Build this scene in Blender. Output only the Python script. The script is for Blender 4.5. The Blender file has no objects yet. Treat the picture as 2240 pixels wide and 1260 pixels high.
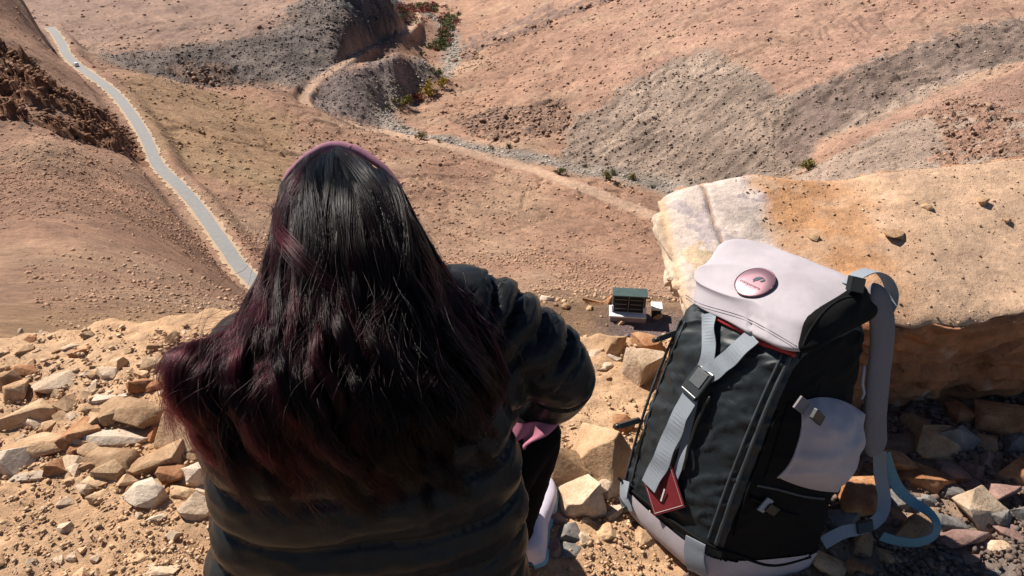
import bpy, bmesh, math, random
import numpy as np
from mathutils import Vector, Matrix

# ------------------------------------------------------------------ camera, light, exposure
scene = bpy.context.scene
COL = scene.collection
rad = math.radians
FPX, PITCH = 1620.0, rad(33.0)
cp, sp = math.cos(PITCH), math.sin(PITCH)
cam_d = bpy.data.cameras.new('camera')
cam_d.sensor_width = 36.0
cam_d.lens = 36.0 * FPX / 2240.0
cam_d.clip_start = 0.05
cam_d.clip_end = 6000.0
cam = bpy.data.objects.new('camera', cam_d)
COL.objects.link(cam)
cam.location = (0, 0, 0)
cam.rotation_euler = (math.pi / 2 - PITCH, 0, 0)
scene.camera = cam

SUN_EL = rad(46.0)
SUN_AZ = Vector((-0.77, 0.64, 0)).normalized()
sun_dir = Vector((SUN_AZ.x * math.cos(SUN_EL), SUN_AZ.y * math.cos(SUN_EL), math.sin(SUN_EL)))
world = bpy.data.worlds.new("World")
scene.world = world
world.use_nodes = True
wn = world.node_tree
bg = wn.nodes['Background']
sky = wn.nodes.new('ShaderNodeTexSky')
sky.sky_type = 'NISHITA'
sky.sun_disc = False
sky.sun_elevation = SUN_EL
sky.sun_rotation = math.atan2(SUN_AZ.x, SUN_AZ.y)
sky.altitude = 3500
wn.links.new(sky.outputs[0], bg.inputs[0])
bg.inputs[1].default_value = 0.05
sun_l = bpy.data.lights.new('sun', 'SUN')
sun_l.energy = 5.0
sun_l.angle = rad(0.5)
sun_l.color = (1.0, 0.93, 0.84)
sun_o = bpy.data.objects.new('sun', sun_l)
COL.objects.link(sun_o)
sun_o.rotation_euler = sun_dir.to_track_quat('Z', 'Y').to_euler()
scene.view_settings.view_transform = 'Standard'
scene.view_settings.look = 'None'
scene.view_settings.exposure = 0.72
scene.view_settings.gamma = 1.0
scene.view_settings.use_curve_mapping = False

# ------------------------------------------------------------------ helpers
def ray(u, v):
    a = (630.0 - v) / FPX
    return np.array([(u - 1120.0) / FPX, cp + a * sp, -sp + a * cp])

def at(u, v, t):
    """world point seen in direction (u, v) at depth t metres"""
    return ray(u, v) * t

def atz(u, v, z):
    d = ray(u, v)
    return d * (z / d[2])

def proj(p):
    p = np.asarray(p, float)
    d = p[..., 1] * cp - p[..., 2] * sp
    up = p[..., 1] * sp + p[..., 2] * cp
    d = np.where(d < 1e-3, 1e-3, d)
    return 1120.0 + FPX * p[..., 0] / d, 630.0 - FPX * up / d

def _hash(ix, iy, iz, seed):
    h = (ix.astype(np.int64) * 374761393 + iy.astype(np.int64) * 668265263 + iz.astype(np.int64) * 2147483647 + seed * 1274126177) & 0xffffffff
    h = ((h ^ (h >> 13)) * 1274126177) & 0xffffffff
    h = h ^ (h >> 16)
    return (h & 0xffff).astype(np.float64) / 65535.0

def vnoise3(p, seed=0):
    """value noise in 0..1 for points (n, 3)"""
    f = np.floor(p)
    i = f.astype(np.int64)
    w = p - f
    w = w * w * (3 - 2 * w)
    r = 0
    for dx in (0, 1):
        wx = w[:, 0] if dx else 1 - w[:, 0]
        for dy in (0, 1):
            wy = w[:, 1] if dy else 1 - w[:, 1]
            for dz in (0, 1):
                wz = w[:, 2] if dz else 1 - w[:, 2]
                r = r + wx * wy * wz * _hash(i[:, 0] + dx, i[:, 1] + dy, i[:, 2] + dz, seed)
    return r

def vnoise2(x, y, seed=0):
    fx, fy = np.floor(x), np.floor(y)
    ix, iy = fx.astype(np.int64), fy.astype(np.int64)
    wx, wy = x - fx, y - fy
    wx = wx * wx * (3 - 2 * wx)
    wy = wy * wy * (3 - 2 * wy)
    z = np.zeros_like(ix)
    a = _hash(ix, iy, z, seed); b = _hash(ix + 1, iy, z, seed)
    c = _hash(ix, iy + 1, z, seed); d = _hash(ix + 1, iy + 1, z, seed)
    return (a * (1 - wx) + b * wx) * (1 - wy) + (c * (1 - wx) + d * wx) * wy

def fbm2(x, y, oct=4, seed=0, gain=0.5):
    r, a, s = 0, 1.0, 0
    for o in range(oct):
        r = r + a * (vnoise2(x * 2 ** o + 17.3 * o, y * 2 ** o - 9.1 * o, seed + o) - 0.5)
        s += a
        a *= gain
    return r / s * 2

def fbm3(p, oct=4, seed=0, gain=0.5):
    r, a, s = 0, 1.0, 0
    for o in range(oct):
        r = r + a * (vnoise3(p * 2 ** o + 13.7 * o, seed + o) - 0.5)
        s += a
        a *= gain
    return r / s * 2

def cell2(x, y, seed=0):
    """distance to nearest jittered cell point and that cell's random value"""
    ix, iy = np.floor(x).astype(np.int64), np.floor(y).astype(np.int64)
    best = np.full(x.shape, 9.0); val = np.zeros(x.shape)
    z = np.zeros_like(ix)
    for dx in (-1, 0, 1):
        for dy in (-1, 0, 1):
            cx, cy = ix + dx, iy + dy
            px = cx + _hash(cx, cy, z, seed); py = cy + _hash(cx, cy, z, seed + 7)
            d = np.hypot(px - x, py - y)
            m = d < best
            best = np.where(m, d, best)
            val = np.where(m, _hash(cx, cy, z, seed + 13), val)
    return best, val

def in_poly(x, y, poly):
    r = np.zeros(np.shape(x), bool)
    n = len(poly)
    for i in range(n):
        x1, y1 = poly[i]; x2, y2 = poly[(i + 1) % n]
        if y1 == y2:
            continue
        c = ((y1 > y) != (y2 > y)) & (x < (x2 - x1) * (y - y1) / (y2 - y1) + x1)
        r ^= c
    return r

def mesh_np(name, V, Fc, mat=None, parent=None, smooth=True, col=None):
    """V (n,3); Fc (m,k) equal-sized faces -> ONE mesh object"""
    V = np.asarray(V, np.float32); Fc = np.asarray(Fc, np.int32)
    me = bpy.data.meshes.new(name)
    k = Fc.shape[1]
    me.vertices.add(len(V)); me.vertices.foreach_set('co', V.ravel())
    me.loops.add(Fc.size); me.loops.foreach_set('vertex_index', Fc.ravel())
    me.polygons.add(len(Fc))
    me.polygons.foreach_set('loop_start', np.arange(0, Fc.size, k, dtype=np.int32))
    me.polygons.foreach_set('loop_total', np.full(len(Fc), k, np.int32))
    if smooth:
        me.polygons.foreach_set('use_smooth', np.ones(len(Fc), bool))
    me.update(calc_edges=True)
    if col is not None:
        a = me.color_attributes.new('Col', 'FLOAT_COLOR', 'POINT')
        c = np.ones((len(V), 4), np.float32); c[:, :3] = col
        a.data.foreach_set('color', c.ravel())
    return link(name, me, mat, parent)

def link(name, me, mat=None, parent=None):
    o = bpy.data.objects.new(name, me)
    COL.objects.link(o)
    if mat:
        me.materials.append(mat)
    if parent:
        o.parent = parent
    return o

def tag(o, label=None, cat=None, group=None, kind=None):
    if label: o['label'] = label
    if cat: o['category'] = cat
    if group: o['group'] = group
    if kind: o['kind'] = kind
    return o

def empty(name, loc=(0, 0, 0), rz=0.0):
    o = bpy.data.objects.new(name, None)
    COL.objects.link(o)
    o.empty_display_size = 0.1
    o.location = loc
    o.rotation_euler = (0, 0, rz)
    return o

def part(name, V, Fc, mat, root, smooth=True, col=None):
    """mesh given in WORLD coordinates, stored relative to its (unrotated) root"""
    V = np.asarray(V, float) - world_off(root)
    return mesh_np(name, V, Fc, mat, root, smooth, col)

def world_off(o):
    s = np.zeros(3)
    while o is not None:
        s = s + np.array(o.location); o = o.parent
    return s

def grid_faces(nr, nc, wrap=False):
    r = np.arange(nr - 1)[:, None]; c = np.arange(nc if wrap else nc - 1)[None, :]
    a = r * nc + c; b = r * nc + (c + 1) % nc
    return np.stack([a, b, b + nc, a + nc], -1).reshape(-1, 4)

def cr(P, n):
    """Catmull-Rom through rows of P, n samples"""
    P = np.asarray(P, float)
    m = len(P)
    x = np.linspace(0, m - 1, n)
    i = np.clip(np.floor(x).astype(int), 0, m - 2)
    t = (x - i).reshape((-1,) + (1,) * (P.ndim - 1))
    g = lambda k: P[np.clip(k, 0, m - 1)]
    p0, p1, p2, p3 = g(i - 1), g(i), g(i + 1), g(i + 2)
    return 0.5 * (2 * p1 + (p2 - p0) * t + (2 * p0 - 5 * p1 + 4 * p2 - p3) * t ** 2 + (3 * p1 - p0 - 3 * p2 + p3) * t ** 3)

def tube_np(path, radii, ns=12, caps=True, flat=1.0, upv=None):
    """swept tube: returns V, F(quads, caps as fans collapsed to quads)"""
    P = np.asarray(path, float); n = len(P)
    radii = np.broadcast_to(np.asarray(radii, float), (n,))
    T = np.gradient(P, axis=0); T /= np.linalg.norm(T, axis=1)[:, None] + 1e-12
    N = np.zeros_like(P)
    a = np.array(upv if upv is not None else (0.0, 0.0, 1.0))
    if abs(T[0] @ a) > 0.95: a = np.array((1.0, 0.0, 0.0))
    N[0] = a - T[0] * (T[0] @ a); N[0] /= np.linalg.norm(N[0])
    for i in range(1, n):
        N[i] = N[i - 1] - T[i] * (T[i] @ N[i - 1]); N[i] /= np.linalg.norm(N[i]) + 1e-12
    B = np.cross(T, N)
    th = np.linspace(0, 2 * np.pi, ns, endpoint=False)
    V = P[:, None] + radii[:, None, None] * (np.cos(th)[None, :, None] * N[:, None] * flat + np.sin(th)[None, :, None] * B[:, None])
    V = V.reshape(-1, 3)
    Fq = grid_faces(n, ns, True)
    if caps:
        V = np.vstack([V, P[0] - T[0] * radii[0] * 0.35 * flat, P[-1] + T[-1] * radii[-1] * 0.35 * flat])
        k0, k1 = n * ns, n * ns + 1
        i = np.arange(ns); j = (i + 1) % ns
        f0 = np.stack([j, i, np.full(ns, k0), np.full(ns, k0)], 1)[:, [0, 1, 2]]
        return V, Fq, f0, np.stack([(n - 1) * ns + i, (n - 1) * ns + j, np.full(ns, k1)], 1)
    return V, Fq, None, None

def mesh_mixed(name, V, faces, mat, root, smooth=True):
    me = bpy.data.meshes.new(name)
    off = world_off(root) if root else np.zeros(3)
    me.from_pydata((np.asarray(V, float) - off).tolist(), [], faces)
    if smooth:
        me.polygons.foreach_set('use_smooth', np.ones(len(me.polygons), bool))
    me.update()
    return link(name, me, mat, root)

class MB:
    """collects boxes, tubes, ribbons in WORLD coordinates -> one mesh"""
    def __init__(s): s.V = []; s.F = []; s.n = 0
    def add(s, V, F):
        s.V.append(np.asarray(V, float)); s.F += [tuple(int(i) + s.n for i in f) for f in F]; s.n += len(V); return s
    def tube(s, path, r, ns=10, flat=1.0, upv=None):
        V, q, a, b = tube_np(path, r, ns, True, flat, upv)
        return s.add(V, list(map(tuple, q)) + list(map(tuple, a)) + list(map(tuple, b)))
    def box(s, c, X, Y, Z, bev=0.0):
        """box centre c, half-axis vectors X Y Z, optionally chamfered"""
        c, X, Y, Z = (np.asarray(k, float) for k in (c, X, Y, Z))
        bm = bmesh.new(); bmesh.ops.create_cube(bm, size=2.0)
        L = [np.linalg.norm(X), np.linalg.norm(Y), np.linalg.norm(Z)]
        for v in bm.verts: v.co = Vector((v.co.x * L[0], v.co.y * L[1], v.co.z * L[2]))
        if bev: bmesh.ops.bevel(bm, geom=list(bm.edges), offset=bev, segments=2, affect='EDGES', profile=0.6)
        R = np.stack([X / L[0], Y / L[1], Z / L[2]], 1)
        bm.verts.index_update()
        V = np.array([v.co for v in bm.verts]) @ R.T + c
        F = [tuple(v.index for v in f.verts) for f in bm.faces]
        bm.free()
        return s.add(V, F)
    def ribbon(s, path, side, hw, th, nrm):
        """flat strap: path pts, side vectors (unit), half width, thickness along nrm"""
        P = np.asarray(path, float); n = len(P)
        S = np.broadcast_to(np.asarray(side, float), P.shape); Nn = np.broadcast_to(np.asarray(nrm, float), P.shape)
        hw = np.broadcast_to(np.asarray(hw, float), (n,))[:, None]
        c = [P - S * hw, P + S * hw, P + S * hw + Nn * th, P - S * hw + Nn * th]
        V = np.stack(c, 1).reshape(-1, 3)
        F = [(i * 4 + k, i * 4 + (k + 1) % 4, i * 4 + 4 + (k + 1) % 4, i * 4 + 4 + k) for i in range(n - 1) for k in range(4)]
        F += [(3, 2, 1, 0), tuple((n - 1) * 4 + k for k in range(4))]
        return s.add(V, F)
    def build(s, name, mat, root, smooth=False):
        return mesh_mixed(name, np.vstack(s.V), s.F, mat, root, smooth)

def rig(path_pts, nrm_hint):
    """ribbon frames along a path: side and normal"""
    P = np.asarray(path_pts, float)
    T = np.gradient(P, axis=0); T /= np.linalg.norm(T, axis=1)[:, None] + 1e-12
    N = np.broadcast_to(np.asarray(nrm_hint, float), P.shape)
    S = np.cross(T, N); S /= np.linalg.norm(S, axis=1)[:, None] + 1e-12
    return S, np.cross(S, T)

# ------------------------------------------------------------------ materials
def mat_base(name, rough=0.8, spec=0.3):
    m = bpy.data.materials.new(name)
    m.use_nodes = True
    nt = m.node_tree
    b = nt.nodes['Principled BSDF']
    b.inputs['Roughness'].default_value = rough
    b.inputs['Specular IOR Level'].default_value = spec
    return m, nt, b

def N(nt, t, **kw):
    n = nt.nodes.new(t)
    for k, v in kw.items(): setattr(n, k, v)
    return n

def noise_node(nt, coord, scale, detail=6, rough=0.6):
    n = N(nt, 'ShaderNodeTexNoise')
    n.inputs['Scale'].default_value = scale
    n.inputs['Detail'].default_value = detail
    n.inputs['Roughness'].default_value = rough
    nt.links.new(coord, n.inputs['Vector'])
    return n.outputs['Fac']

def ramp(nt, fac, stops):
    r = N(nt, 'ShaderNodeValToRGB')
    e = r.color_ramp.elements
    while len(e) < len(stops): e.new(0.5)
    for k, (p, c) in enumerate(stops):
        e[k].position = p
        e[k].color = (c[0], c[1], c[2], 1)
    nt.links.new(fac, r.inputs[0])
    return r.outputs[0]

def mixc(nt, a, b, fac, mode='MIX'):
    m = N(nt, 'ShaderNodeMix', data_type='RGBA', blend_type=mode)
    for sock, v in ((m.inputs[6], a), (m.inputs[7], b)):
        if isinstance(v, (tuple, list)): sock.default_value = (v[0], v[1], v[2], 1)
        else: nt.links.new(v, sock)
    if isinstance(fac, (int, float)): m.inputs[0].default_value = fac
    else: nt.links.new(fac, m.inputs[0])
    return m.outputs[2]

def bump(nt, b, h, strength, dist, prev=None):
    n = N(nt, 'ShaderNodeBump')
    n.inputs['Strength'].default_value = strength
    n.inputs['Distance'].default_value = dist
    nt.links.new(h, n.inputs['Height'])
    if prev is not None: nt.links.new(prev, n.inputs['Normal'])
    nt.links.new(n.outputs[0], b.inputs['Normal'])
    return n.outputs[0]

def m_plain(name, col, rough=0.6, spec=0.3, metal=0.0, var=0.12, scale=60.0, bstr=0.0, bdist=0.001):
    m, nt, b = mat_base(name, rough, spec)
    tc = N(nt, 'ShaderNodeTexCoord').outputs['Object']
    f = noise_node(nt, tc, scale)
    c = ramp(nt, f, [(0.25, [k * (1 - var) for k in col]), (0.75, [min(1, k * (1 + var)) for k in col])])
    nt.links.new(c, b.inputs['Base Color'])
    b.inputs['Metallic'].default_value = metal
    if bstr: bump(nt, b, noise_node(nt, tc, scale * 3), bstr, bdist)
    return m

def m_vcol(name, scales=(0.5, 3.0), amt=0.35, bscale=4.0, bstr=0.5, bdist=0.05, rough=0.9):
    """colour from the mesh's own 'Col' attribute (kind of soil, some painted light and shade), broken up by noise"""
    m, nt, b = mat_base(name, rough, 0.15)
    geo = N(nt, 'ShaderNodeNewGeometry').outputs['Position']
    at_ = N(nt, 'ShaderNodeAttribute', attribute_name='Col').outputs['Color']
    c = at_
    for k, s in enumerate(scales):
        f = noise_node(nt, geo, s, 5, 0.65)
        g = ramp(nt, f, [(0.3, (1 - amt, 1 - amt, 1 - amt * 0.9)), (0.7, (1 + amt * 0.6, 1 + amt * 0.55, 1 + amt * 0.5))])
        c = mixc(nt, c, g, 1.0, 'MULTIPLY')
    nt.links.new(c, b.inputs['Base Color'])
    b1 = bump(nt, b, noise_node(nt, geo, bscale, 8, 0.7), bstr, bdist)
    bump(nt, b, noise_node(nt, geo, bscale * 5, 6, 0.7), bstr, bdist * 0.22, b1)
    return m

def m_rock(name, c1, c2, c3, bdist=0.006, scale=14.0, rough=0.85):
    m, nt, b = mat_base(name, rough, 0.25)
    tc = N(nt, 'ShaderNodeNewGeometry').outputs['Position']
    oi = N(nt, 'ShaderNodeObjectInfo')
    f = noise_node(nt, tc, scale, 7, 0.65)
    c = ramp(nt, f, [(0.3, c1), (0.5, c2), (0.72, c3)])
    f2 = noise_node(nt, tc, scale * 9, 4, 0.7)
    sp_ = ramp(nt, f2, [(0.3, (0.62, 0.6, 0.58)), (0.55, (1, 1, 1))])
    c = mixc(nt, c, sp_, 0.8, 'MULTIPLY')
    hv = N(nt, 'ShaderNodeHueSaturation')
    mr = N(nt, 'ShaderNodeMapRange')
    mr.inputs['To Min'].default_value = 0.78; mr.inputs['To Max'].default_value = 1.18
    nt.links.new(oi.outputs['Random'], mr.inputs['Value'])
    nt.links.new(mr.outputs[0], hv.inputs['Value'])
    nt.links.new(c, hv.inputs['Color'])
    nt.links.new(hv.outputs[0], b.inputs['Base Color'])
    n1 = bump(nt, b, f, 0.6, bdist * 2)
    bump(nt, b, noise_node(nt, tc, scale * 6, 6, 0.7), 0.7, bdist, n1)
    return m

M = {}
M['terrain'] = m_vcol('slope_soil', (0.035, 0.3, 1.4), 0.30, 0.8, 1.0, 1.1)
M['ledge'] = m_vcol('ledge_dirt', (6.0, 60.0), 0.24, 80.0, 0.9, 0.008)
M['boulder'] = m_vcol('granite_boulder', (5.0, 45.0), 0.26, 60.0, 0.8, 0.006)
M['tan'] = m_rock('tan_stone', (0.40, 0.24, 0.13), (0.52, 0.34, 0.20), (0.62, 0.44, 0.28))
M['pale'] = m_rock('pale_stone', (0.48, 0.33, 0.21), (0.58, 0.43, 0.30), (0.66, 0.52, 0.39))
M['rust'] = m_rock('rust_stone', (0.26, 0.10, 0.045), (0.40, 0.19, 0.09), (0.56, 0.34, 0.18))
M['brown'] = m_rock('brown_stone', (0.27, 0.15, 0.08), (0.40, 0.25, 0.14), (0.50, 0.34, 0.21))
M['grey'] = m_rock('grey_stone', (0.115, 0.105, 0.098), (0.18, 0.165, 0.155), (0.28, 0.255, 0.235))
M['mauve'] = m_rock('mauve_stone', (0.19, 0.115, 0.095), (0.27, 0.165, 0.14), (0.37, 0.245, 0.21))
M['white'] = m_rock('white_stone', (0.44, 0.34, 0.255), (0.58, 0.465, 0.36), (0.66, 0.555, 0.45))
M['road'] = m_plain('asphalt', (0.205, 0.20, 0.198), 0.75, 0.3, 0, 0.12, 0.6)
M['verge'] = m_plain('road_verge', (0.40, 0.29, 0.195), 0.9, 0.2, 0, 0.2, 0.7)
M['track'] = m_plain('dirt_track', (0.52, 0.36, 0.24), 0.9, 0.2, 0, 0.18, 0.4)

# ------------------------------------------------------------------ terrain of the valley
ctrl = []
def C(*pts): ctrl.extend(pts)
# hidden drop just past the ledge
for u in (-500, 0, 560, 1120, 1680, 2240, 2740):
    C((u, 1000, 2.6), (u, 900, 6), (u, 800, 14))
# left hillside that the road is cut into
C((0, 730, 22), (0, 690, 36), (0, 640, 60), (0, 560, 100), (0, 480, 140), (0, 400, 178), (0, 300, 215), (0, 200, 250), (0, 100, 290), (0, 10, 335), (0, -60, 370), (0, 60, 460))
C((-400, 690, 36), (-400, 560, 90), (-400, 400, 150), (-400, 200, 220), (-400, 0, 290), (-400, -150, 360))
C((100, 690, 38), (100, 600, 72), (100, 500, 118), (100, 400, 165), (100, 300, 205), (100, 200, 255), (100, 120, 310), (100, 68, 372), (100, 110, 450))
C((200, 690, 40), (200, 600, 80), (200, 500, 130), (200, 400, 190), (200, 320, 235), (200, 240, 280), (200, 200, 312))
C((300, 600, 95), (300, 500, 150), (300, 420, 200), (300, 350, 245), (300, 320, 266))
C((400, 690, 44), (400, 660, 70), (400, 600, 120), (400, 520, 180), (400, 460, 225))
C((500, 690, 60), (500, 640, 140), (500, 600, 180))
ROAD = [(108, 60, 432), (120, 72, 418), (135, 95, 400), (145, 118, 382), (172, 145, 364.6), (240, 195, 335), (280, 240, 312), (318, 300, 286), (345, 360, 264), (390, 405, 249), (430, 450, 237), (480, 520, 219), (540, 600, 202), (640, 680, 184), (800, 760, 168)]
C(*ROAD)
# slope between road and river
C((560, 520, 232), (600, 450, 262), (500, 400, 272), (400, 330, 292), (300, 180, 352), (500, 300, 325), (500, 225, 385), (420, 185, 408), (500, 187, 425), (600, 187, 450), (655, 183, 470), (260, 145, 388), (205, 112, 405), (160, 85, 425))
C((420, 230, 450), (500, 225, 468), (600, 215, 480), (260, 180, 440))
C((700, 300, 368), (700, 240, 425), (900, 400, 332), (900, 340, 380), (1000, 400, 345), (1000, 450, 320), (1000, 550, 268), (1000, 620, 225), (1250, 550, 275), (1250, 620, 215), (1250, 480, 312), (900, 500, 285), (700, 500, 262), (700, 400, 310), (700, 600, 214), (1400, 560, 262), (1400, 500, 300))
# shelf below the ledge with the small cabinet
for u in (1130, 1250, 1350, 1430):
    C((u, 738, 30), (u, 712, 40), (u, 690, 46), (u, 664, 52), (u, 654, 55), (u, 700, 100), (u, 660, 170), (u, 642, 198))
C((800, 800, 40), (800, 720, 100))
C((1700, 450, 300), (1700, 600, 200), (2000, 500, 225), (2240, 500, 205), (1700, 720, 45), (2000, 720, 45), (2240, 720, 45), (2700, 500, 190), (2700, 720, 45), (1550, 480, 320))
# river and valley floor
RIVER = [(1560, 440, 336), (1500, 420, 344), (1400, 395, 359), (1250, 368, 379), (1100, 335, 403), (1000, 312, 421), (920, 300, 433), (850, 265, 464), (840, 240, 487), (900, 215, 515), (960, 175, 560), (990, 130, 623), (985, 90, 698), (950, 40, 807), (880, 10, 894), (850, -20, 985)]
C(*RIVER)
TRACK = [(1430, 470, 318), (1300, 420, 337), (1200, 382, 362), (1100, 352, 387), (950, 310, 410), (850, 290, 430), (760, 270, 440), (690, 245, 452), (665, 215, 465), (690, 180, 485), (730, 150, 505), (800, 108, 570), (885, 72, 640), (915, 40, 730), (900, 20, 800)]
C(*TRACK)
# right hill
C((960, 250, 478), (1000, 280, 446), (1150, 300, 415), (1300, 330, 394), (1400, 350, 377), (1500, 388, 357), (1600, 392, 345))
C((1000, 220, 505), (1010, 160, 570), (1050, 100, 640), (1100, 50, 710), (1100, 0, 790), (1040, 20, 800))
C((1200, 250, 440), (1200, 200, 470), (1200, 150, 510), (1200, 100, 560), (1200, 50, 615), (1200, 0, 680), (1200, -60, 780))
C((1400, 280, 395), (1400, 200, 430), (1400, 150, 455), (1400, 100, 490), (1400, 50, 530), (1400, 0, 575), (1400, -60, 640))
C((1600, 330, 360), (1600, 250, 380), (1600, 180, 405), (1600, 120, 430), (1600, 60, 465), (1600, 0, 505), (1600, -60, 550))
C((1740, 380, 333), (1750, 300, 348), (1750, 230, 365), (1750, 190, 378), (1750, 100, 420), (1750, 0, 475))
C((1850, 290, 331), (1950, 245, 333), (2100, 185, 338), (2240, 125, 348))
C((1850, 230, 350), (1950, 180, 356), (1960, 115, 385), (2100, 65, 390), (2240, 40, 395), (2100, 120, 366), (2240, 85, 368))
C((1950, 50, 420), (2100, 0, 425), (2240, 0, 415), (2240, -80, 460), (2700, -100, 420), (2700, 100, 340), (2700, 300, 250))
C((1700, 396, 315), (1850, 320, 312), (2000, 250, 310), (2150, 190, 312), (2240, 150, 316))
C((1800, 400, 295), (2000, 330, 285), (2000, 390, 262), (2150, 280, 280), (2240, 220, 292), (2240, 300, 265), (2240, 390, 240), (2100, 390, 255))
# far left terrace, its dark scarp, the low dark spur in the middle
C((400, 107, 512), (500, 97, 518), (600, 72, 535), (640, 40, 552), (300, 112, 508), (230, 100, 520))
C((420, 150, 498), (500, 150, 500), (600, 140, 502), (500, 185, 490), (600, 185, 488))
C((400, 60, 556), (500, 60, 556), (300, 60, 556), (200, 60, 556), (400, 20, 602), (500, 20, 602), (300, 20, 604), (200, 20, 608), (120, 30, 600), (400, 0, 628), (250, 0, 632), (550, 0, 628), (400, -40, 690), (200, -40, 700), (600, -40, 690), (-300, 0, 640), (-300, -60, 720))
C((700, 140, 510), (780, 60, 555), (850, 60, 602), (870, 80, 602), (800, 0, 590), (820, -10, 605), (870, 30, 645), (890, 60, 668), (720, 0, 580))
C((730, 152, 498), (800, 135, 505), (870, 118, 515), (920, 135, 525), (945, 146, 538), (720, 250, 447), (780, 265, 450), (825, 268, 460), (830, 238, 478), (870, 205, 497), (800, 200, 478), (800, 150, 545), (880, 140, 560))
# land beyond the top of the picture
for u in (-400, 200, 700, 1200, 1700, 2300, 2700):
    C((u, -140, 1050), (u, -220, 1500))

cP = np.array([at(*c) for c in ctrl])
rr = np.hypot(cP[:, 0], cP[:, 1])
K = np.stack([np.arctan2(cP[:, 0], cP[:, 1]) * 3.0, np.log(rr) * 1.6], 1)
td = -cP[:, 2] / rr

def tps_phi(d2): return 0.5 * d2 * np.log(d2 + 1e-12)
n_c = len(K)
A = np.zeros((n_c + 3, n_c + 3))
A[:n_c, :n_c] = tps_phi(((K[:, None] - K[None]) ** 2).sum(-1)) + np.eye(n_c) * 2e-4
A[:n_c, n_c] = 1; A[:n_c, n_c + 1:] = K
A[n_c:, :n_c] = A[:n_c, n_c:].T
Wt = np.linalg.solve(A, np.concatenate([td, np.zeros(3)]))

def base_td(az, lr):
    Q = np.stack([az.ravel() * 3.0, lr.ravel() * 1.6], 1)
    out = np.empty(len(Q))
    for i in range(0, len(Q), 20000):
        q = Q[i:i + 20000]
        d2 = (q ** 2).sum(1)[:, None] + (K ** 2).sum(1)[None] - 2 * q @ K.T
        out[i:i + 20000] = tps_phi(np.maximum(d2, 0)) @ Wt[:n_c] + Wt[n_c] + q @ Wt[n_c + 1:]
    return out.reshape(az.shape)

def coarse_z(x, y):
    r = np.hypot(x, y)
    return -base_td(np.arctan2(x, y), np.log(r)) * r

P_OUT_L = [(-300, 60), (0, 95), (60, 120), (130, 190), (240, 250), (300, 300), (350, 360), (280, 335), (220, 320), (150, 300), (80, 265), (0, 250), (-300, 250)]
P_OUT_R1 = [(985, 265), (1060, 245), (1150, 235), (1230, 215), (1260, 250), (1240, 290), (1180, 300), (1100, 310), (1030, 300)]
P_OUT_R2 = [(1000, 100), (1060, 75), (1130, 45), (1190, 20), (1250, 0), (1330, -20), (1340, 0), (1250, 30), (1130, 80), (1060, 110), (1010, 150)]
P_OUT_R3 = [(2040, 240), (2090, 210), (2160, 220), (2240, 240), (2300, 300), (2240, 370), (2120, 375), (2030, 350), (2060, 300)]
P_OUT_L2 = [(350, 150), (420, 130), (500, 150), (520, 188), (430, 188)]
P_CLIFF = [(720, -20), (840, -20), (890, 40), (890, 72), (830, 80), (760, 50)]
P_GREY = [(1400, 160), (1480, 125), (1560, 112), (1640, 145), (1700, 210), (1760, 200), (1850, 160), (1960, 112), (2050, 80), (2120, 60), (2400, 30), (2400, 60), (2240, 128), (2100, 180), (1950, 250), (1800, 310), (1740, 385), (1500, 400), (1330, 385), (1230, 345), (1250, 270), (1330, 210)]
P_DARKG = [(1750, 205), (1850, 162), (1960, 114), (2050, 82), (2120, 62), (2400, 32), (2400, 60), (2240, 120), (2100, 165), (1950, 215), (1820, 290), (1740, 370), (1680, 340)]
P_SPUR = [(1560, 420), (1740, 395), (1850, 322), (2000, 252), (2150, 190), (2400, 110), (2400, 420)]
P_DARK1 = [(200, 118), (300, 112), (380, 104), (450, 97), (600, 70), (645, 20), (660, -20), (850, -20), (890, 60), (905, 60), (880, 95), (800, 112), (720, 160), (645, 188), (420, 190), (280, 150)]
P_DARK2 = [(678, 205), (728, 153), (800, 137), (870, 120), (950, 148), (930, 175), (830, 245), (838, 285), (760, 272), (700, 245)]
P_YEL = [(330, 330), (480, 400), (620, 430), (650, 260), (500, 215), (330, 160), (250, 170)]

def seg_dist(x, y, pts):
    d = np.full(np.shape(x), 1e9); s = np.zeros(np.shape(x)); zz = np.zeros(np.shape(x))
    for a, b in zip(pts[:-1], pts[1:]):
        ax, ay, bx, by = a[0], a[1], b[0], b[1]
        L = (bx - ax) ** 2 + (by - ay) ** 2
        t = np.clip(((x - ax) * (bx - ax) + (y - ay) * (by - ay)) / L, 0, 1)
        q = np.hypot(x - ax - t * (bx - ax), y - ay - t * (by - ay))
        m = q < d
        d = np.where(m, q, d); zz = np.where(m, a[2] + t * (b[2] - a[2]), zz)
    return d, zz

road_c = cr(np.array([at(*p) for p in ROAD]), 160)
track_c = cr(np.array([at(*p) for p in TRACK]), 140)
river_c = cr(np.array([at(*p) for p in RIVER]), 140)
shelf_c = np.array([at(1180, 716, 39.5), at(1390, 716, 39.5), at(1640, 730, 39.5)])
shelf_c[:, 2] = shelf_c[:, 2].mean()
shelf_c = cr(shelf_c, 20)

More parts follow.
